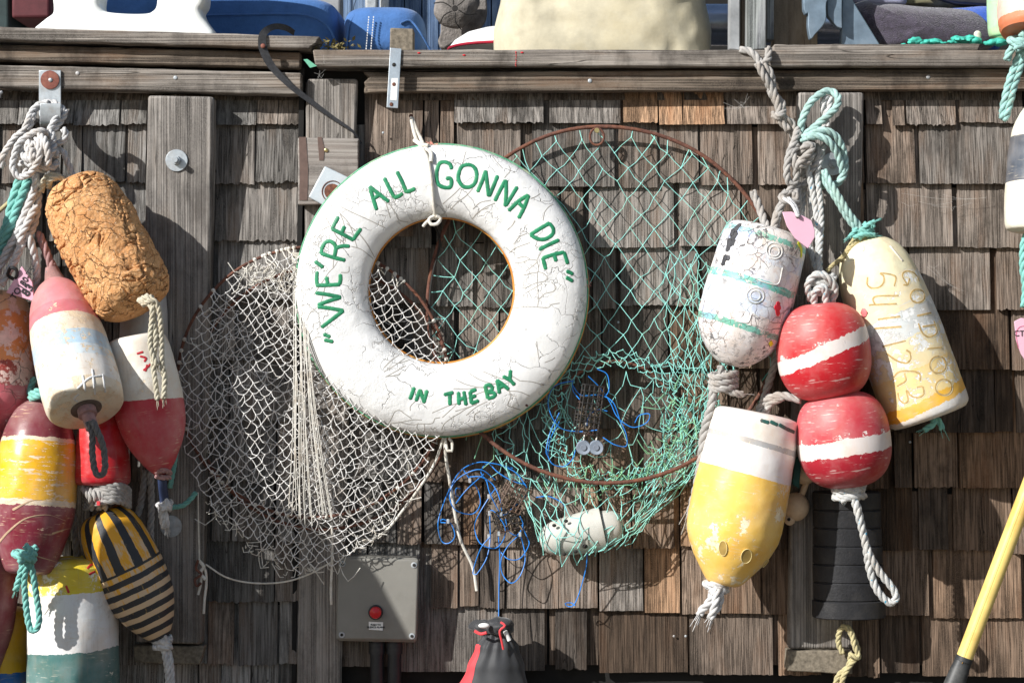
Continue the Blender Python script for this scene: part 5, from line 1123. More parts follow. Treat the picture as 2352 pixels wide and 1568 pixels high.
# bag below the hoop
def depb(x, y): return -.09-.07*math.exp(-((x-1330)/120)**2-((y-1230)/60)**2)
loft(m, [(1140,1040),(1200,1080),(1300,1105),(1400,1112),(1500,1095),(1600,1060),(1660,1000)], [(1240,1230),(1262,1272),(1310,1284),(1370,1280),(1410,1262),(1440,1238),(1446,1215)], 15, 6, depb, R(1.1), jit=.10, sag=.14)
loft(m, [(1560,900),(1600,930),(1650,900)], [(1440,1225),(1500,1160),(1600,1090)], 5, 9, lambda x, y: -.10, R(1.0), jit=.16, sag=.2)
m.build('lower_mesh', M['net_green'], gn, angle=180)
m = MB()
for k in range(30):
    a = math.radians(rnd.uniform(20,160)); x = 1391+409*math.cos(a); y = 700+409*math.sin(a)
    strand(m, W(x,y,-.07), W(x+rnd.gauss(0,14),y+rnd.uniform(18,60),-.09), R(1.3), .2)
for k in range(90):
    a = rnd.uniform(-.6, 2.2); rr_ = rnd.gauss(142, 14); x = 1412+rr_*math.cos(a); y = 962+rr_*math.sin(a)*.96
    strand(m, W(x,y,-.1), W(x+rnd.gauss(0,26),y+rnd.gauss(0,26),-.105), R(1.2), .5)
m.build('knotted_strands', plain('yellow_green_twine', (.22,.46,.26), .6, var=.3, scale=20, dirt=(.07,.42,.36), dirtamt=.9), gn, angle=180)['kind'] = 'stuff'
m = MB(); c = W(1371,298,-.068); m.tube([c+Vector((math.cos(a/12*math.pi)*R(16), 0, -R(16)+math.sin(a/12*math.pi)*R(19))) for a in range(24)], R(2.8), 8, True); m.build('hanging_eye', M['rust'], gn)
disc_at(1371, 300, -.068, 6, .004, M['brass'], 'screw', gn)
m = MB(); cord([(1000,520,-.07),(1010,560,-.07),(992,640,-.07),(986,720,-.07),(992,800,-.07)], 2.6); m.build('iron_rod', M['dark'], gn); m = MB(); cord([(1120,1000,-.07),(1160,1040,-.07),(1240,1085,-.07)], 3)
m.build('iron_rod', M['rust'], gn)
# ---------------------------------------------------------------- clog, cages, cords
cl = thing('rubber_clog', 'off-white rubber clog with vent holes caught in the bottom of the green net', 'clog', W(1340,1275,-.1))
a = W(1240,1243,-.10); b = W(1384,1214,-.10); L = (b-a).length; z = (b-a).normalized(); y = Vector((0,1,0)); x = y.cross(z).normalized(); y = z.cross(x)
mw = Matrix.Translation(a) @ Matrix((x,y,z)).transposed().to_4x4()
pr = cr([Vector((p[0]*L, R(p[1]), 0)) for p in [(0,4),(.02,16),(.08,28),(.22,38),(.5,44),(.8,48),(1,50),(1.005,48.5),(1,47),(.8,45),(.5,40),(.3,30),(.25,4)]], .003)
m = MB(); m.lathe([(p.x, max(p.y,.001)) for p in pr], 56); m.v = [mw @ Vector((p.x, p.y*.85, p.z)) for p in m.v]; upper = m.build('upper', M['clog'], cl, angle=60)
m = MB()
for s0, rr0, w0, yy0 in [(0,46,16,0)]:
    P = []
    for k in range(17):
        an = math.radians(-95+k*11.5); P.append(b+z*(.012+.030*math.cos(an*.9)) + x*math.sin(an)*0 + Vector((0,-math.cos(an)*R(36),math.sin(an)*R(40)))+Vector((R(8),0,-.004)))
# heel: quarter shell behind the opening
vs = []; fs = []; NA, NB = 18, 8
for i in range(NA+1):
    an = math.radians(25-215*i/NA)    # around the axis
    for j in range(NB+1):
        f = j/NB; rad_ = R(37)*(1-.45*f*f); zz = L*1.0+R(40)*math.sin(f*1.5)
        vs.append(mw @ Vector((math.cos(an)*rad_*1, math.sin(an)*rad_*.85, zz)))
for i in range(NA):
    for j in range(NB): q_ = i*(NB+1)+j; fs.append((q_, q_+NB+1, q_+NB+2, q_+1))
m.add(vs, fs); o = m.build('heel', M['clog'], cl, angle=180); so_ = o.modifiers.new('s', 'SOLIDIFY'); so_.thickness = .004
m = MB(); P = cr([W(1372,1270,-.125), W(1390,1262,-.14), W(1400,1248,-.14), W(1404,1236,-.13)], .005)
for x_, y_, r_ in [(1272,1198,0),(1273,1206,5),(1300,1196,5),(1344,1254,6),(1296,1272,5),(1322,1266,5)]:
    if r_: MB().ball(W(x_, y_, -.10-R(37)+.003), R(r_), (1,.6,.8), 10).build('vent_hole', M['dark'], upper)
def cage(label, cx, cy, y, w_, h_, d_, rot, mat, cols=5, rws=8):
    t = thing('bait_cage', label, 'cage', W(cx, cy+h_/2, y)); m = MB(); c_ = W(cx, cy, y); Rm_ = Matrix.Rotation(rot, 3, 'Y') @ Matrix.Rotation(.35, 3, 'Z')
    def pt_(u, v, s): return c_ + Rm_ @ Vector((R(w_)*(u-.5), R(d_)*(s-.5), R(h_)*(v-.5)))
    for s in (0, 1):
        for i in range(cols+1): m.tube([pt_(i/cols,0,s), pt_(i/cols,1,s)], R(1.7), 5)
        for j in range(rws+1): m.tube([pt_(0,j/rws,s), pt_(1,j/rws,s)], R(1.7), 5)
    for u in (0, 1):
        for j in range(rws+1): m.tube([pt_(u,j/rws,0), pt_(u,j/rws,1)], R(1.7), 5)
        m.tube([pt_(u,0,.5), pt_(u,1,.5)], R(1.7), 5)
    m.build('wire_grid', mat, t)
    m = MB()
    for k in range(40): 
        p = pt_(rnd.random(), rnd.uniform(0,.5), rnd.random()); strand(m, p, p+Vector((rnd.gauss(0,.012),rnd.gauss(0,.006),rnd.gauss(0,.012))), R(1.4), .6)
    m.build('debris', plain('debris', (.16,.12,.08), .9, var=.6, scale=80), t); return t
bw_ = plain('black_wire', (.035,.032,.03), .6, dirt=(.16,.07,.04), dirtamt=.6)
cage('black wire bait cage hanging inside the green net', 1352, 940, -.10, 46, 110, 34, math.radians(8), bw_, 4, 8)
cage('small rusty wire bait cage among the blue cords, below the life ring', 1180, 1140, -.085, 52, 60, 30, math.radians(28), plain('rusty_wire', (.12,.08,.06), .7, dirt=(.2,.1,.05)), 5, 5)
cage('crushed black wire cage just under the rusty cage in the blue cords', 1168, 1192, -.075, 60, 46, 24, math.radians(-16), bw_, 4, 4)
for x_, lb, ps in [(1340,'left small grey disc float under the black bait cage','l'),(1369,'right small grey disc float under the black bait cage','r')]:
    t = thing('disc_float', lb, 'float', W(x_,1045,-.11), group='small grey floats in the green net')
    f0 = disc_at(x_, 1027, -.105, 17, .022, M['grey_float'], 'float', t, dome=-.003); disc_at(x_, 1027, -.1268, 7, .002, plain('float_hub', (.20,.23,.28), .6), 'hub', f0)
    m = MB(); cord([(x_,1012,-.11),(x_+4,990,-.1),(x_+6,970,-.1)], 1.6); m.build('wire', M['cord_white'], t)
bc = thing('blue_cord_tangle', 'tangle of thin bright blue cord loops hanging below the life ring', 'cord', W(1140,1340,-.07))
T3 = (784, 1044.7, .98/2.936)
m = MB()
def zc(pts, r=1.2, y=-.085, tf=T3):
    m.tube(cr([W(tf[0]+p[0]*tf[2], tf[1]+p[1]*tf[2], y+rnd.gauss(0,.008)) for p in pts], .005), R(r), 7)
for pts in [[(1060,170),(960,100),(850,130),(770,200),(745,290),(790,380),(900,405),(955,340),(940,240),(880,160),(840,100)], [(1180,90),(1060,60),(940,50),(830,100),(760,200),(690,370),(665,480),(690,590),(740,605),(780,560),(760,480),(700,440),(680,460),(720,465)],
    [(880,150),(960,150),(1040,200),(1090,300),(1110,430)], [(1060,230),(1010,300),(930,440),(920,520),(960,610),(1060,640),(1120,570),(1120,480),(1030,380),(1025,560)], [(1000,180),(960,110),(1010,60),(1080,120),(1180,180),(1270,210),(1260,290),(1180,360),(1110,410),(1030,280),(1000,180)],
    [(1025,560),(960,640),(910,780),(910,820),(930,820),(990,730),(1015,650),(1025,560)], [(1130,440),(1150,520),(1210,550),(1250,480),(1230,420)], [(1240,480),(1280,570),(1290,620),(1230,710),(1150,715),(1090,660)], [(1230,545),(1150,620),(1100,720),(1110,820),(1170,880),(1230,830),(1265,720),(1250,610),(1230,545)],
    [(820,230),(790,230),(790,280),(820,290),(790,330),(860,240),(980,130)], [(1080,540),(1090,700),(1085,900),(1082,1150)], [(1340,290),(1430,285),(1520,330),(1560,400)], [(1690,670),(1685,770),(1640,940),(1600,1030),(1560,1040),(1540,1020),(1580,1015),(1610,1035)], [(1270,210),(1200,120),(1100,70)]]: zc(pts)
m.build('cord', M['cord_blue'], bc)
m = MB()
for x_, y_ in [(1015,285),(1020,400),(1085,540),(1100,405),(885,175),(735,455),(1015,560),(1230,545)]:
    p = W(T3[0]+x_*T3[2], T3[1]+y_*T3[2], -.092); m.box(p-Vector((.0035,.0035,.006)), p+Vector((.0035,.0035,.006)))
m.build('crimp_sleeve', M['galvdull'], bc, bevel=.001)
b2 = thing('blue_cord_tangle', 'blue cord loops wound through the green net around the black bait cage', 'cord', W(1380,1080,-.07))
T4 = (784, 523.3, .98/2.936); m = MB()
for pts in [[(1700,1020),(1780,1100),(1850,1200),(1900,1300),(2000,1370),(2100,1340),(2120,1280),(2050,1290),(2020,1340)], [(1600,1050),(1480,1080),(1430,1150),(1430,1250),(1500,1370),(1620,1400),(1760,1390)], [(1590,1080),(1650,1150),(1780,1150),(1870,1200),(1920,1330),(1960,1420),(1960,1500),(1880,1490),(1800,1440)], [(1760,970),(1830,1010),(1840,1120),(1800,1170)], [(1500,1270),(1440,1400),(1410,1520),(1420,1560),(1440,1450),(1500,1330)], [(1690,1380),(1700,1300),(1760,1250),(1830,1260)], [(1410,1540),(1450,1620),(1530,1640),(1590,1590),(1610,1530)], [(1590,1050),(1595,1120),(1640,1180)]]: zc(pts, 1.1, -.11, T4)
m.build('cord', M['cord_blue'], b2)
# ---------------------------------------------------------------- red & black bag
bg_ = thing('drawstring_bag', 'black and red drawstring bag hanging on a blue cord at the bottom edge', 'bag', W(1140,1720,-.12))
def bagr(t): # radius profile px
    pts = [(0,24),(.05,21),(.10,30),(.18,46),(.32,60),(.5,70),(.72,80),(.88,78),(1,50)]
    for (a, ra), (b, rb_) in zip(pts, pts[1:]):
        if t <= b: f = (t-a)/(b-a); f = f*f*(3-2*f); return ra+(rb_-ra)*f
    return 60
def bag(a0, a1, mat, name, n=70, t0=0, t1=1):
    m = MB(); vs = []; fs = []; NZ = 60
    for j in range(NZ+1):
        t = t0+(t1-t0)*j/NZ; y_ = 1425+t*330; cxp = 1140+4*math.sin(t*3)
        for i in range(n+1):
            an = a0+(a1-a0)*i/n
            fold = math.exp(-max(0, t-.04)*9)*.20*math.sin(an*11+2*math.sin(t*9+an))+.035*math.sin(an*5+t*7)+.05*noise.noise(Vector((math.cos(an)*2, math.sin(an)*2, t*5)))
            side = 1+ (.42*max(0, -math.cos(an))**2*min(1, max(0,(t-.1)/.35)) if name == 'red_panel' or math.cos(an) < 0 else 0)*(.75 if name != 'red_panel' else .8)
            rr_ = bagr(t)*(1+fold)*side
            vs.append(W(cxp+rr_*math.cos(an), y_, -.125)+Vector((0, R(rr_*.72)*math.sin(an), 0)))
    for j in range(NZ):
        for i in range(n): q_ = j*(n+1)+i; fs.append((q_, q_+1, q_+n+2, q_+n+1))
    m.add(vs, fs); return m.build(name, mat, bg_, angle=180)
bag(-math.pi*.78, math.pi*.9, M['blackcloth'], 'black_panel')
bag(math.pi*.9, math.pi*1.22, M['redcloth'], 'red_panel', 40, .16); bag(math.pi*.9, math.pi*1.22, M['blackcloth'], 'black_collar', 40, 0, .16)
def crumple(m, c_, r, sc3, amp, fr, n=36):
    b = MB(); b.ball((0,0,0), r, sc3, n); sd = rnd.random()*50
    b.v = [c_+p*(1+amp*(noise.noise(p*fr+Vector((sd,0,0)))+.6*abs(noise.noise(p*fr*2.3+Vector((0,sd,0)))))) for p in b.v]; m.add(b.v, b.f)
m = MB(); crumple(m, W(1128,1434,-.13), R(30), (1.25,.9,.5), .9, 26); crumple(m, W(1152,1438,-.14), R(20), (1.1,.9,.8), .9, 30); m.build('gathered_top', M['blackcloth'], bg_, angle=180)
m = MB(); m.ball(W(1112,1436,-.18), R(10), (1.3,.6,.6), 14); m.tube([W(1160,1448,-.18), W(1170,1470,-.18)], R(5), 8); m.build('white_lining', M['whitecloth'], bg_)
m = MB(); m.tube(cr([W(1150,1428,-.19), W(1160,1436,-.195), W(1148,1448,-.195), W(1152,1470,-.19), W(1156,1490,-.185)], .005), R(2.6), 8); m.tube(cr([W(1090,1448,-.17), W(1104,1455,-.175), W(1118,1452,-.18)], .005), R(3.5), 8); m.build('red_drawstring', M['redcloth'], bg_)
# ================================================================= BEHIND THE RAIL
def slab(name, mat, pts, y0, y1, par, bevel=.01, seg=3, label=None):
    return MB().prism([(W(x,y,y0).x, W(x,y,y0).z) for x, y in pts], y0, y1).build(name, mat, par, bevel=bevel, seg=seg, label=label)
# shed behind
sd_ = thing('shed', 'blue timber shed, its shaded inside a black sheet, standing behind the rail', 'shed', (0,1.9,.6))
MB().box((W(-900,0,1.9).x, 1.93, .6), (W(3200,0,1.9).x, 2.05, 3.2)).build('wall', M['black'], sd_, smooth=False)  # shade of the open shed interior put into a black sheet
pb = MB()
for k in range(12):
    x = 690+k*40
    if x > 1180: break
    pb.prism([(W(x,0,1.9).x, .7), (W(x+38,0,1.9).x, .7), (W(x+38,0,1.9).x, 3.2), (W(x,0,1.9).x, 3.2)], 1.89, 1.925)
pb.build('blue_siding', M['bluepaint'], sd_, smooth=False, bevel=.004)
slab('door_post', M['greycrete'], [(640,-900),(775,-900),(785,200),(650,200)], 1.3, 1.4, sd_)
slab('drain_pipe', M['galvdull'], [(838,-900),(868,-900),(868,200),(838,200)], 1.75, 1.8, sd_)
slab('white_trim', M['white'], [(872,-900),(892,-900),(892,200),(872,200)], 1.83, 1.88, sd_)
o = slab('storage_crate', M['darkred'], [(26,-60),(115,-60),(115,42),(26,42)], .9, 1.2, None); base_origin(o); tag(o, 'dark red crate in the shade behind the left end of the white cleat', 'crate')
o = slab('storage_crate', plain('dim_teal', (.03,.05,.05), .8), [(-60,-60),(20,-60),(22,70),(-60,70)], .95, 1.2, None); base_origin(o); tag(o, 'dim teal crate at the top left corner, left of the red crate', 'crate')
# white cleat
clt = thing('dock_cleat', 'large glossy white painted cleat standing on the broken rail board', 'cleat', W(285,74,.02))
def smoothpoly(pts, step=3): return [(p.x, p.y) for p in cr([Vector((x,y,0)) for x, y in pts], step)]
cp = smoothpoly([(92,68),(112,52),(128,40),(134,26),(133,0),(128,-40),(108,-70),(40,-86),(10,-104),(40,-124),(290,-130),(560,-124),(588,-104),(560,-86),(480,-70),(462,-40),(458,0),(450,14),(448,26),(455,44),(468,62),(480,78)]) + [(480,80),(92,72)]
hp2 = smoothpoly([(218,-20),(215,8),(222,26),(240,38),(285,43),(335,43),(356,36),(370,18),(372,-20),(364,-60),(290,-72),(230,-60),(218,-20)])
# body as an outline with thickness, hole bridged
ys0, ys1 = -.055, .055
def bridged(outer, hole):
    i = min(range(len(outer)), key=lambda k: (outer[k][0]-hole[0][0])**2+(outer[k][1]-hole[0][1])**2); return outer[:i+1]+hole+[outer[i]]+outer[i+1:]
cu = bpy.data.curves.new('cleat', 'CURVE'); cu.dimensions = '2D'; cu.fill_mode = 'BOTH'; cu.extrude = .040; cu.bevel_depth = .014; cu.bevel_resolution = 4
for pl_ in (cp, hp2):
    spn = cu.splines.new('POLY'); spn.points.add(len(pl_)-1); spn.use_cyclic_u = True
    for i, (x, y) in enumerate(pl_):
        q_ = W(x, y, -.05); spn.points[i].co = (q_.x, q_.z, 0, 1)
to = bpy.data.objects.new('cleat', cu); COL.objects.link(to); bpy.context.view_layer.update(); me = bpy.data.meshes.new_from_object(to); bpy.data.objects.remove(to)
me.transform(INV[clt.name] @ Matrix.Translation((0,.0,0)) @ Matrix.Rotation(math.pi/2, 4, 'X')); me.materials.clear(); me.materials.append(M['white_gloss']); me.name = 'casting'
me.polygons.foreach_set('use_smooth', [True]*len(me.polygons)); me.set_sharp_from_angle(angle=math.radians(40))
o = bpy.data.objects.new('casting', me); COL.objects.link(o); o.parent = clt
# blue cushions
def pillow(name, par, mat, cx, cy, w_, h_, y, dpt, e=.35, wob=.01, skew=0):
    m = MB(); nu, nv = 64, 32; vs = []; fs = []; c_ = W(cx, cy, y)
    def sg(v, p): return math.copysign(abs(v)**p, v)
    for i in range(nv+1):
        ph = -math.pi/2+math.pi*i/nv
        for k in range(nu):
            th = 2*math.pi*k/nu
            x = R(w_/2,y)*sg(math.cos(ph),e)*sg(math.cos(th),e); yy = dpt/2*sg(math.cos(ph),e)*sg(math.sin(th),e); z = R(h_/2,y)*sg(math.sin(ph),e)
            q_ = Vector((x*6, yy*6, z*6)); k_ = 1+wob*3*noise.noise(q_)
            vs.append(c_+Vector((x*k_, yy*k_, z*k_+skew*x)))
    for i in range(nv):
        for k in range(nu): fs.append((i*nu+k, i*nu+(k+1)%nu, (i+1)*nu+(k+1)%nu, (i+1)*nu+k))
    m.add(vs, fs); return m.build(name, mat, par, angle=180)
cu1 = thing('boat_cushion', 'long blue boat cushion with piping, lying behind the white cleat', 'cushion', W(500,110,.35))
pillow('cushion', cu1, M['blue_cushion'], 480, 85, 610, 150, .38, .42, e=.28, skew=-.02)
m = MB(); m.tube(cr([W(200,44,.165), W(300,46,.16), W(420,38,.16), W(560,34,.16), W(690,34,.165), W(745,55,.17), W(768,90,.175), W(772,120,.18)], .01), R(2.6), 8); m.build('piping', M['blue_cushion'], cu1)
cu2 = thing('boat_cushion', 'short blue bolster cushion with a zip, behind the little wooden block on the rail', 'cushion', W(885,118,.3))
pillow('cushion', cu2, M['blue_cushion'], 885, 90, 185, 128, .32, .3, e=.55)
m = MB(); m.tube(cr([W(797,118,.2), W(800,70,.19), W(815,36,.19), W(836,30,.2)], .008), R(2.6), 8); m.tube(cr([W(920,54,.17), W(942,48,.18), W(965,75,.18), W(990,118,.2)], .008), R(2.6), 8); m.build('piping', M['blue_cushion'], cu2)
m = MB()
for k in range(14):
    for dx in (0, 11): m.box(W(846+dx-k*.5,42+k*6,.158), W(848+dx-k*.5,38+k*6,.155))
m.build('stitching', M['white'], cu2)
o = slab('wooden_block', M['endgrain'], [(896,64),(950,66),(950,118),(895,116)], .0, .06, None, bevel=.004); base_origin(o); tag(o, 'small square wooden block end on the rail above the steel bracket', 'block')
# black strap
bs = thing('webbing_strap', 'black webbing strap screwed over the broken rail board and trailing down to the right', 'strap', W(700,200,-.1))
def ribbon(pts, w0, thick=.0016):
    m = MB(); P = cr([W(p[0],p[1],p[2]) for p in pts], .006); vs = []; fs = []; n = len(P); ws = cr([Vector((p[3],0,0)) for p in pts], .0001) if len(pts[0]) > 3 else None
    for i, p in enumerate(P):
        t_ = (P[min(i+1,n-1)]-P[max(i-1,0)]).normalized(); wv = t_.cross(Vector((0,1,0)));
        wv = wv.normalized() if wv.length > .05 else Vector((1,0,0)); f = i/(n-1)*(len(pts)-1); a_ = min(int(f), len(pts)-2); ww = pts[a_][3]*(1-f+a_)+pts[a_+1][3]*(f-a_)
        wv = wv*R(ww*.85)+Vector((0,.003,0)); nv = Vector((0,-thick,0))
        vs += [p-wv, p+wv, p+wv-nv, p-wv-nv]
    for i in range(n-1):
        for k in range(4): fs.append((i*4+k, i*4+(k+1)%4, (i+1)*4+(k+1)%4, (i+1)*4+k))
    return m.add(vs, fs)
ribbon([(676,76,.05,7),(655,64,.0,8),(628,62,-.05,8),(606,76,-.09,9),(602,100,-.095,11),(610,128,-.095,10),(630,160,-.09,8),(668,198,-.085,7.5),(718,236,-.07,6.5),(766,271,-.06,5),(808,300,-.055,3.5),(830,330,-.05,3)], 10).build('webbing', M['blackstrap'], bs, angle=25)
MB().ball(W(604,106,-.099), R(5.5), (1,.4,1), 12).build('screw', M['rustdisc'], bs)
# driftwood, white bowl, canvas bag
dw = thing('driftwood', 'gnarled grey driftwood knot with a round hole hanging on the blue siding', 'driftwood', W(1045,110,1.2))
m = MB(); m.ball(W(1050,15,1.0), R(62), (1,.6,1.0), 40); sdv = []
for i, p in enumerate(m.v):
    q_ = p*9; d_ = (p-W(1050,15,1.0)).normalized(); m.v[i] = p+d_*.012*noise.fractal(q_, .8, 2.1, 4)
m.build('burl', M['drift'], dw, angle=180)
slab('slab', M['drift'], smoothpoly([(1000,-80),(1012,60),(1006,95),(1018,112),(1040,100),(1090,70),(1118,30),(1110,-80)], 6), 1.08, 1.14, dw, bevel=.006)
disc_at(1045, 20, .885, 7, .004, M['dark'], 'hole', dw)
m = MB()
for a in (20, 80, 140, 200, 250, 310): m.tube(cr([W(1045+9*math.cos(math.radians(a)),20+9*math.sin(math.radians(a)),.884), W(1045+30*math.cos(math.radians(a+8)),20+30*math.sin(math.radians(a+8)),.888), W(1045+50*math.cos(math.radians(a-6)),20+50*math.sin(math.radians(a-6)),.905)], .01), R(1.6), 6)
m.build('split', M['dark'], dw)
wb = thing('white_bowl', 'upturned white hull-like dome with a red stripe, beside the canvas bag', 'dome', W(1120,118,.5))
m = MB(); prf2 = [(0,R(120,.5)),(R(6,.5),R(119,.5)),(R(20,.5),R(108,.5)),(R(38,.5),R(80,.5)),(R(50,.5),R(40,.5)),(R(54,.5),0)]
m.lathe([(z_, r_) for z_, r_ in prf2], 48); cc = W(1150,116,.55); m.v = [cc+p for p in m.v]; m.build('shell', M['white'], wb, angle=60)
m = MB(); m.tube([cc+Vector((math.cos(a*math.pi/30)*R(121,.5), math.sin(a*math.pi/30)*R(121,.5), .001)) for a in range(60)], R(4), 8, True); m.build('stripe', plain('crimson_stripe', (.35,.01,.03), .5), wb)
cb2 = thing('canvas_bag', 'tall beige canvas bag slumped on the rail at the top of the picture', 'bag', W(1380,120,.2))
m = MB(); vs = []; fs = []; NU, NV = 96, 60
def sgp(v, p): return math.copysign(abs(v)**p, v)
for j in range(NV+1):
    f = j/NV; y_ = 126-f*440; hw_ = 262-38*min(1, f*3.6)+14*math.sin(f*3); 
    for i in range(NU):
        a = 2*math.pi*i/NU; cxx = 1383+f*5
        x = cxx+hw_*sgp(math.cos(a), .45); yy = .30+.21*sgp(math.sin(a), .6)
        crease = .010*noise.noise(Vector((x*.006+f*1.2, f*2.4, a)))*2+.006*noise.noise(Vector((x*.02-f*3, f*3, 2)))+.012*math.exp(-((x-(1330+(126-y_)*-.55+140))/26)**2)*0
        bot = 1-.05*max(0, 1-f*8)
        yy += .013*abs(noise.noise(Vector((x*.010+f*3.0, f*2.2, 3))))-.012+.010*noise.noise(Vector((x*.03, f*9, 7)))
        q_ = W(1383+(x-1383)*bot, y_, yy); vs.append(q_+Vector((0, crease, 0)))
for j in range(NV):
    for i in range(NU): fs.append((j*NU+i, j*NU+(i+1)%NU, (j+1)*NU+(i+1)%NU, (j+1)*NU+i))
fs.append(tuple(NV*NU+i for i in range(NU))); m.add(vs, fs); m.build('sack', M['canvas'], cb2, angle=60)
# silver pipe, peeling posts
o = MB().tube([W(1480,58,.75), W(2060,58,.75)], R(48,.75), 32).build('metal_pipe', plain('silver_pipe', (.62,.64,.70), .25, .9, var=.1)); base_origin(o); tag(o, 'shiny silver pipe running behind the canvas bag and the peeling posts', 'pipe')
for pts, mt, yy, lb in [([(1680,-700),(1702,-700),(1700,118),(1676,112)],'greycrete',.06,'splintered pale grey stake, leftmost of the upright timbers on the rail'),
                        ([(1706,-700),(1724,-700),(1722,100),(1702,104)],'brownboard',.09,'thin tan upright board with small holes, between the splintered stake and the peeling post'),
                        ([(1720,-700),(1764,-700),(1760,114),(1716,116)],'peelpost',.02,'upright post with peeling dark and white paint on the rail'),
                        ([(1762,-700),(1782,-700),(1778,92),(1760,92)],'peelpost',.10,'narrow peeling timber just right of the peeling post'),
                        ([(1782,-700),(1882,-700),(1878,108),(1776,108)],'brownboard',.16,'wide smooth brown upright board behind the anchor')]:
    o = slab('upright_timber', M[mt], pts, yy, yy+.05, None, bevel=.003, seg=1); base_origin(o); tag(o, lb, 'timber')
# anchor-like roller
an = thing('bow_roller', 'blue-grey metal bow roller with two pointed cheeks above the right rail', 'bow roller', W(1890,90,.1))
slab('cheek', M['slate'], smoothpoly([(1846,-120),(1846,22),(1856,30),(1856,60),(1862,90),(1872,80),(1896,50),(1898,10),(1905,-20),(1905,-120)], 6), .05, .08, an, bevel=.005)
slab('cheek', M['slate'], smoothpoly([(1900,-120),(1900,20),(1908,44),(1924,62),(1934,66),(1934,30),(1936,-120)], 6), .07, .10, an, bevel=.005)
o = slab('steel_plate', M['slate'], [(1936,-60),(1952,-10),(2022,104),(1932,104)], .10, .13, None, bevel=.003, seg=2); base_origin(o); tag(o, 'blue-grey triangular steel plate beside the purple towel', 'plate')
# towels
def towel(name, mat, pts, y, dpt, lab, cat, sd=0):
    P = smoothpoly(pts, 5); m = MB(); n = len(P); vs = []; fs = []; K_ = 8
    cx_ = sum(p[0] for p in P)/n; cy_ = sum(p[1] for p in P)/n
    for j in range(K_+1):
        f = j/K_; s_ = math.cos((1-f)*math.pi/2)**.35 if j else 0.0
        for (x, yy) in P:
            q_ = W(cx_+(x-cx_)*s_, cy_+(yy-cy_)*s_, y-dpt*(1-f)**.5+.0); q_.y += .008*noise.noise(Vector((q_.x*9+sd, q_.z*22, 0))) ; vs.append(q_)
    for j in range(K_):
        for i in range(n): fs.append((j*n+i, (j+1)*n+i, (j+1)*n+(i+1)%n, j*n+(i+1)%n))
    k0 = K_*n; vs2 = [Vector((v.x, v.y+dpt, v.z)) for v in vs[k0:]]; base = len(vs); vs += vs2
    for i in range(n): fs.append((k0+i, base+i, base+(i+1)%n, k0+(i+1)%n))
    fs.append(tuple(base+i for i in range(n)))
    m.add(vs, fs); o = m.build(name, mat, None, angle=180); base_origin(o); tag(o, lab, cat); return o
towel('folded_towel', M['towel_purple'], [(1938,20),(1985,2),(2010,8),(2060,10),(2120,16),(2190,20),(2240,30),(2272,60),(2275,110),(2100,112),(2022,110),(1990,70)], .22, .08, 'dark purple-grey fleece towel folded behind the rail strip', 'towel')
towel('folded_towel', M['towel_blue'], [(2150,22),(2210,18),(2280,18),(2300,60),(2295,112),(2240,112),(2200,60)], .34, .05, 'bright blue towel showing at the right end of the purple towel', 'towel', 3)
towel('folded_towel', M['towel_lilac'], [(1950,-30),(2060,-30),(2080,10),(2010,12),(1955,8)], .36, .05, 'pale lilac towel above the purple one, next to the bow roller', 'towel', 5)
towel('camouflage_cloth', M['camo'], [(2060,-30),(2300,-30),(2300,24),(2180,20),(2070,12)], .44, .05, 'camouflage patterned cloth at the top right, above the purple towel', 'cloth', 6)
towel('camouflage_cloth', M['blackcloth'], [(2130,-12),(2300,-14),(2300,12),(2200,8)], .36, .03, 'black rolled cloth lying across the camouflage cloth', 'cloth', 7)
def scrap(pts, y, lab, mat):
    m = MB()
    for (x, yy, s_) in pts:
        crumple(m, W(x, yy, y), R(s_*.85), (1.5,1.2,.62), 1.1, 45, 24)
    for (x, yy, s_) in []:
        n = 14; c_ = W(x, yy, y); vs = [c_+Vector((rnd.uniform(-1,1)*R(s_*1.2), rnd.uniform(-1,1)*.012, rnd.uniform(-.6,1.2)*R(s_*.85))) for _ in range(n)]
        for k in range(n-2): m.add([vs[k], vs[k+1], vs[k+2]], [(0,1,2)])
    o = m.build('cloth_scrap', mat, None); so2 = o.modifiers.new('s', 'SOLIDIFY'); so2.thickness = .002; base_origin(o); tag(o, lab, 'scrap')
scrap([(2100,95,12),(2120,98,10),(2145,97,12),(2165,99,8),(2075,102,4)], .02, 'crumpled teal cloth scraps on the rail strip, left of the little bulb', M['tealcloth'])
scrap([(2205,92,13),(2220,90,14),(2240,96,12),(2190,98,9)], .02, 'crumpled teal cloth around the small cloudy bulb on the rail strip', M['tealcloth'])
scrap([(2275,98,10),(2292,97,12),(2260,99,7)], .02, 'teal cloth scrap at the right end of the rail strip', M['tealcloth'])
m = MB(); m.tube([W(2245,100,.03), W(2245,80,.03)], R(8.5), 16); m.ball(W(2245,79,.03), R(8.5), (1,1,1), 16); o = base_origin(m.build('glass_bulb', plain('cloudy_glass', (.6,.6,.5), .25))); tag(o, 'small cloudy bulb poking out of the teal cloth on the rail', 'bulb')
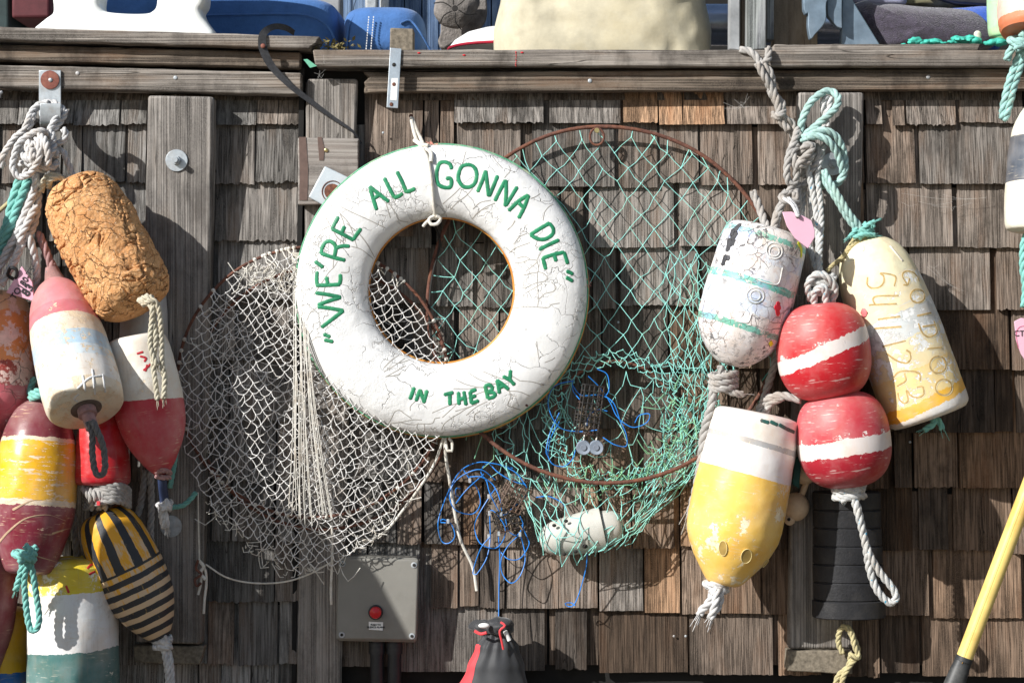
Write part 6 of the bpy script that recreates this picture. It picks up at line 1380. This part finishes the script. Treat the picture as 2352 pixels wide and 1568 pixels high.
# dried leaves & debris in the rail joint
m = MB()
for k in range(90):
    x = rnd.gauss(762,22); yy = rnd.gauss(106,6); p = W(x, yy, rnd.uniform(-.06,.02)); s_ = rnd.uniform(.004,.010); ax_ = Vector((rnd.gauss(0,1),rnd.gauss(0,1),rnd.gauss(0,1))).normalized(); bx_ = ax_.orthogonal()
    m.add([p, p+ax_*s_+bx_*s_*.4, p+ax_*s_*2, p+ax_*s_-bx_*s_*.4], [(0,1,2,3)])
o = base_origin(m.build('leaf_litter', M['leaf'])); tag(o, 'dry leaves and moss caught in the gap where the rails meet', 'leaf litter', kind='stuff')
o = slab('plastic_flag', plain('green_flag', (.15,.45,.30), .5), [(697,137),(706,136),(728,152),(712,156)], -.09, -.088, None, bevel=0); base_origin(o); tag(o, 'tiny green plastic scrap sticking out at the rail joint', 'scrap')
# unseen added piling beyond the left edge (casts the round-topped shade on the grey box)
pz = thing('shade_blocker', 'unseen added piling standing out of frame to the left', 'blocker', (-1.62,-1.0,0))
m = MB(); m.lathe([(0,.19),(.5,.19),(1.0,.185),(1.56,.18),(1.76,.15),(1.88,.10),(1.945,.03),(1.95,0)], 40); m.v = [Vector((-1.62,-1.0,0))+p for p in m.v]
m.build('timber', M['post'], pz)
# cobwebs
cw = MB()
for (a, b, n_) in [((1985,440),(2280,480),6),((2110,600),(2230,690),4),((1930,1130),(1985,1230),7),((1660,215),(1740,250),7),((900,320),(1040,420),5),((1820,640),(1860,700),16),((170,1130),(240,1060),8),((720,125),(750,180),6)]:
    for k in range(n_):
        p = Vector((a[0]+(b[0]-a[0])*rnd.random(), a[1]+(b[1]-a[1])*rnd.random(), 0)); q_ = Vector((a[0]+(b[0]-a[0])*rnd.random(), a[1]+(b[1]-a[1])*rnd.random(), 0))
        y_ = -.12 if a[0] < 1900 else -.045; y_ = -.26 if a == (1925,1130) else y_
        cw.tube(cr([W(p.x,p.y,y_), W((p.x+q_.x)/2,(p.y+q_.y)/2+8,y_-.004), W(q_.x,q_.y,y_)], .02), R(.2), 4, cap=False)
o = cw.build('cobweb', plain('web', (.5,.48,.45), .9)); base_origin(o); tag(o, 'wisps of cobweb strung across the shingles and ropes', 'cobweb', kind='stuff')
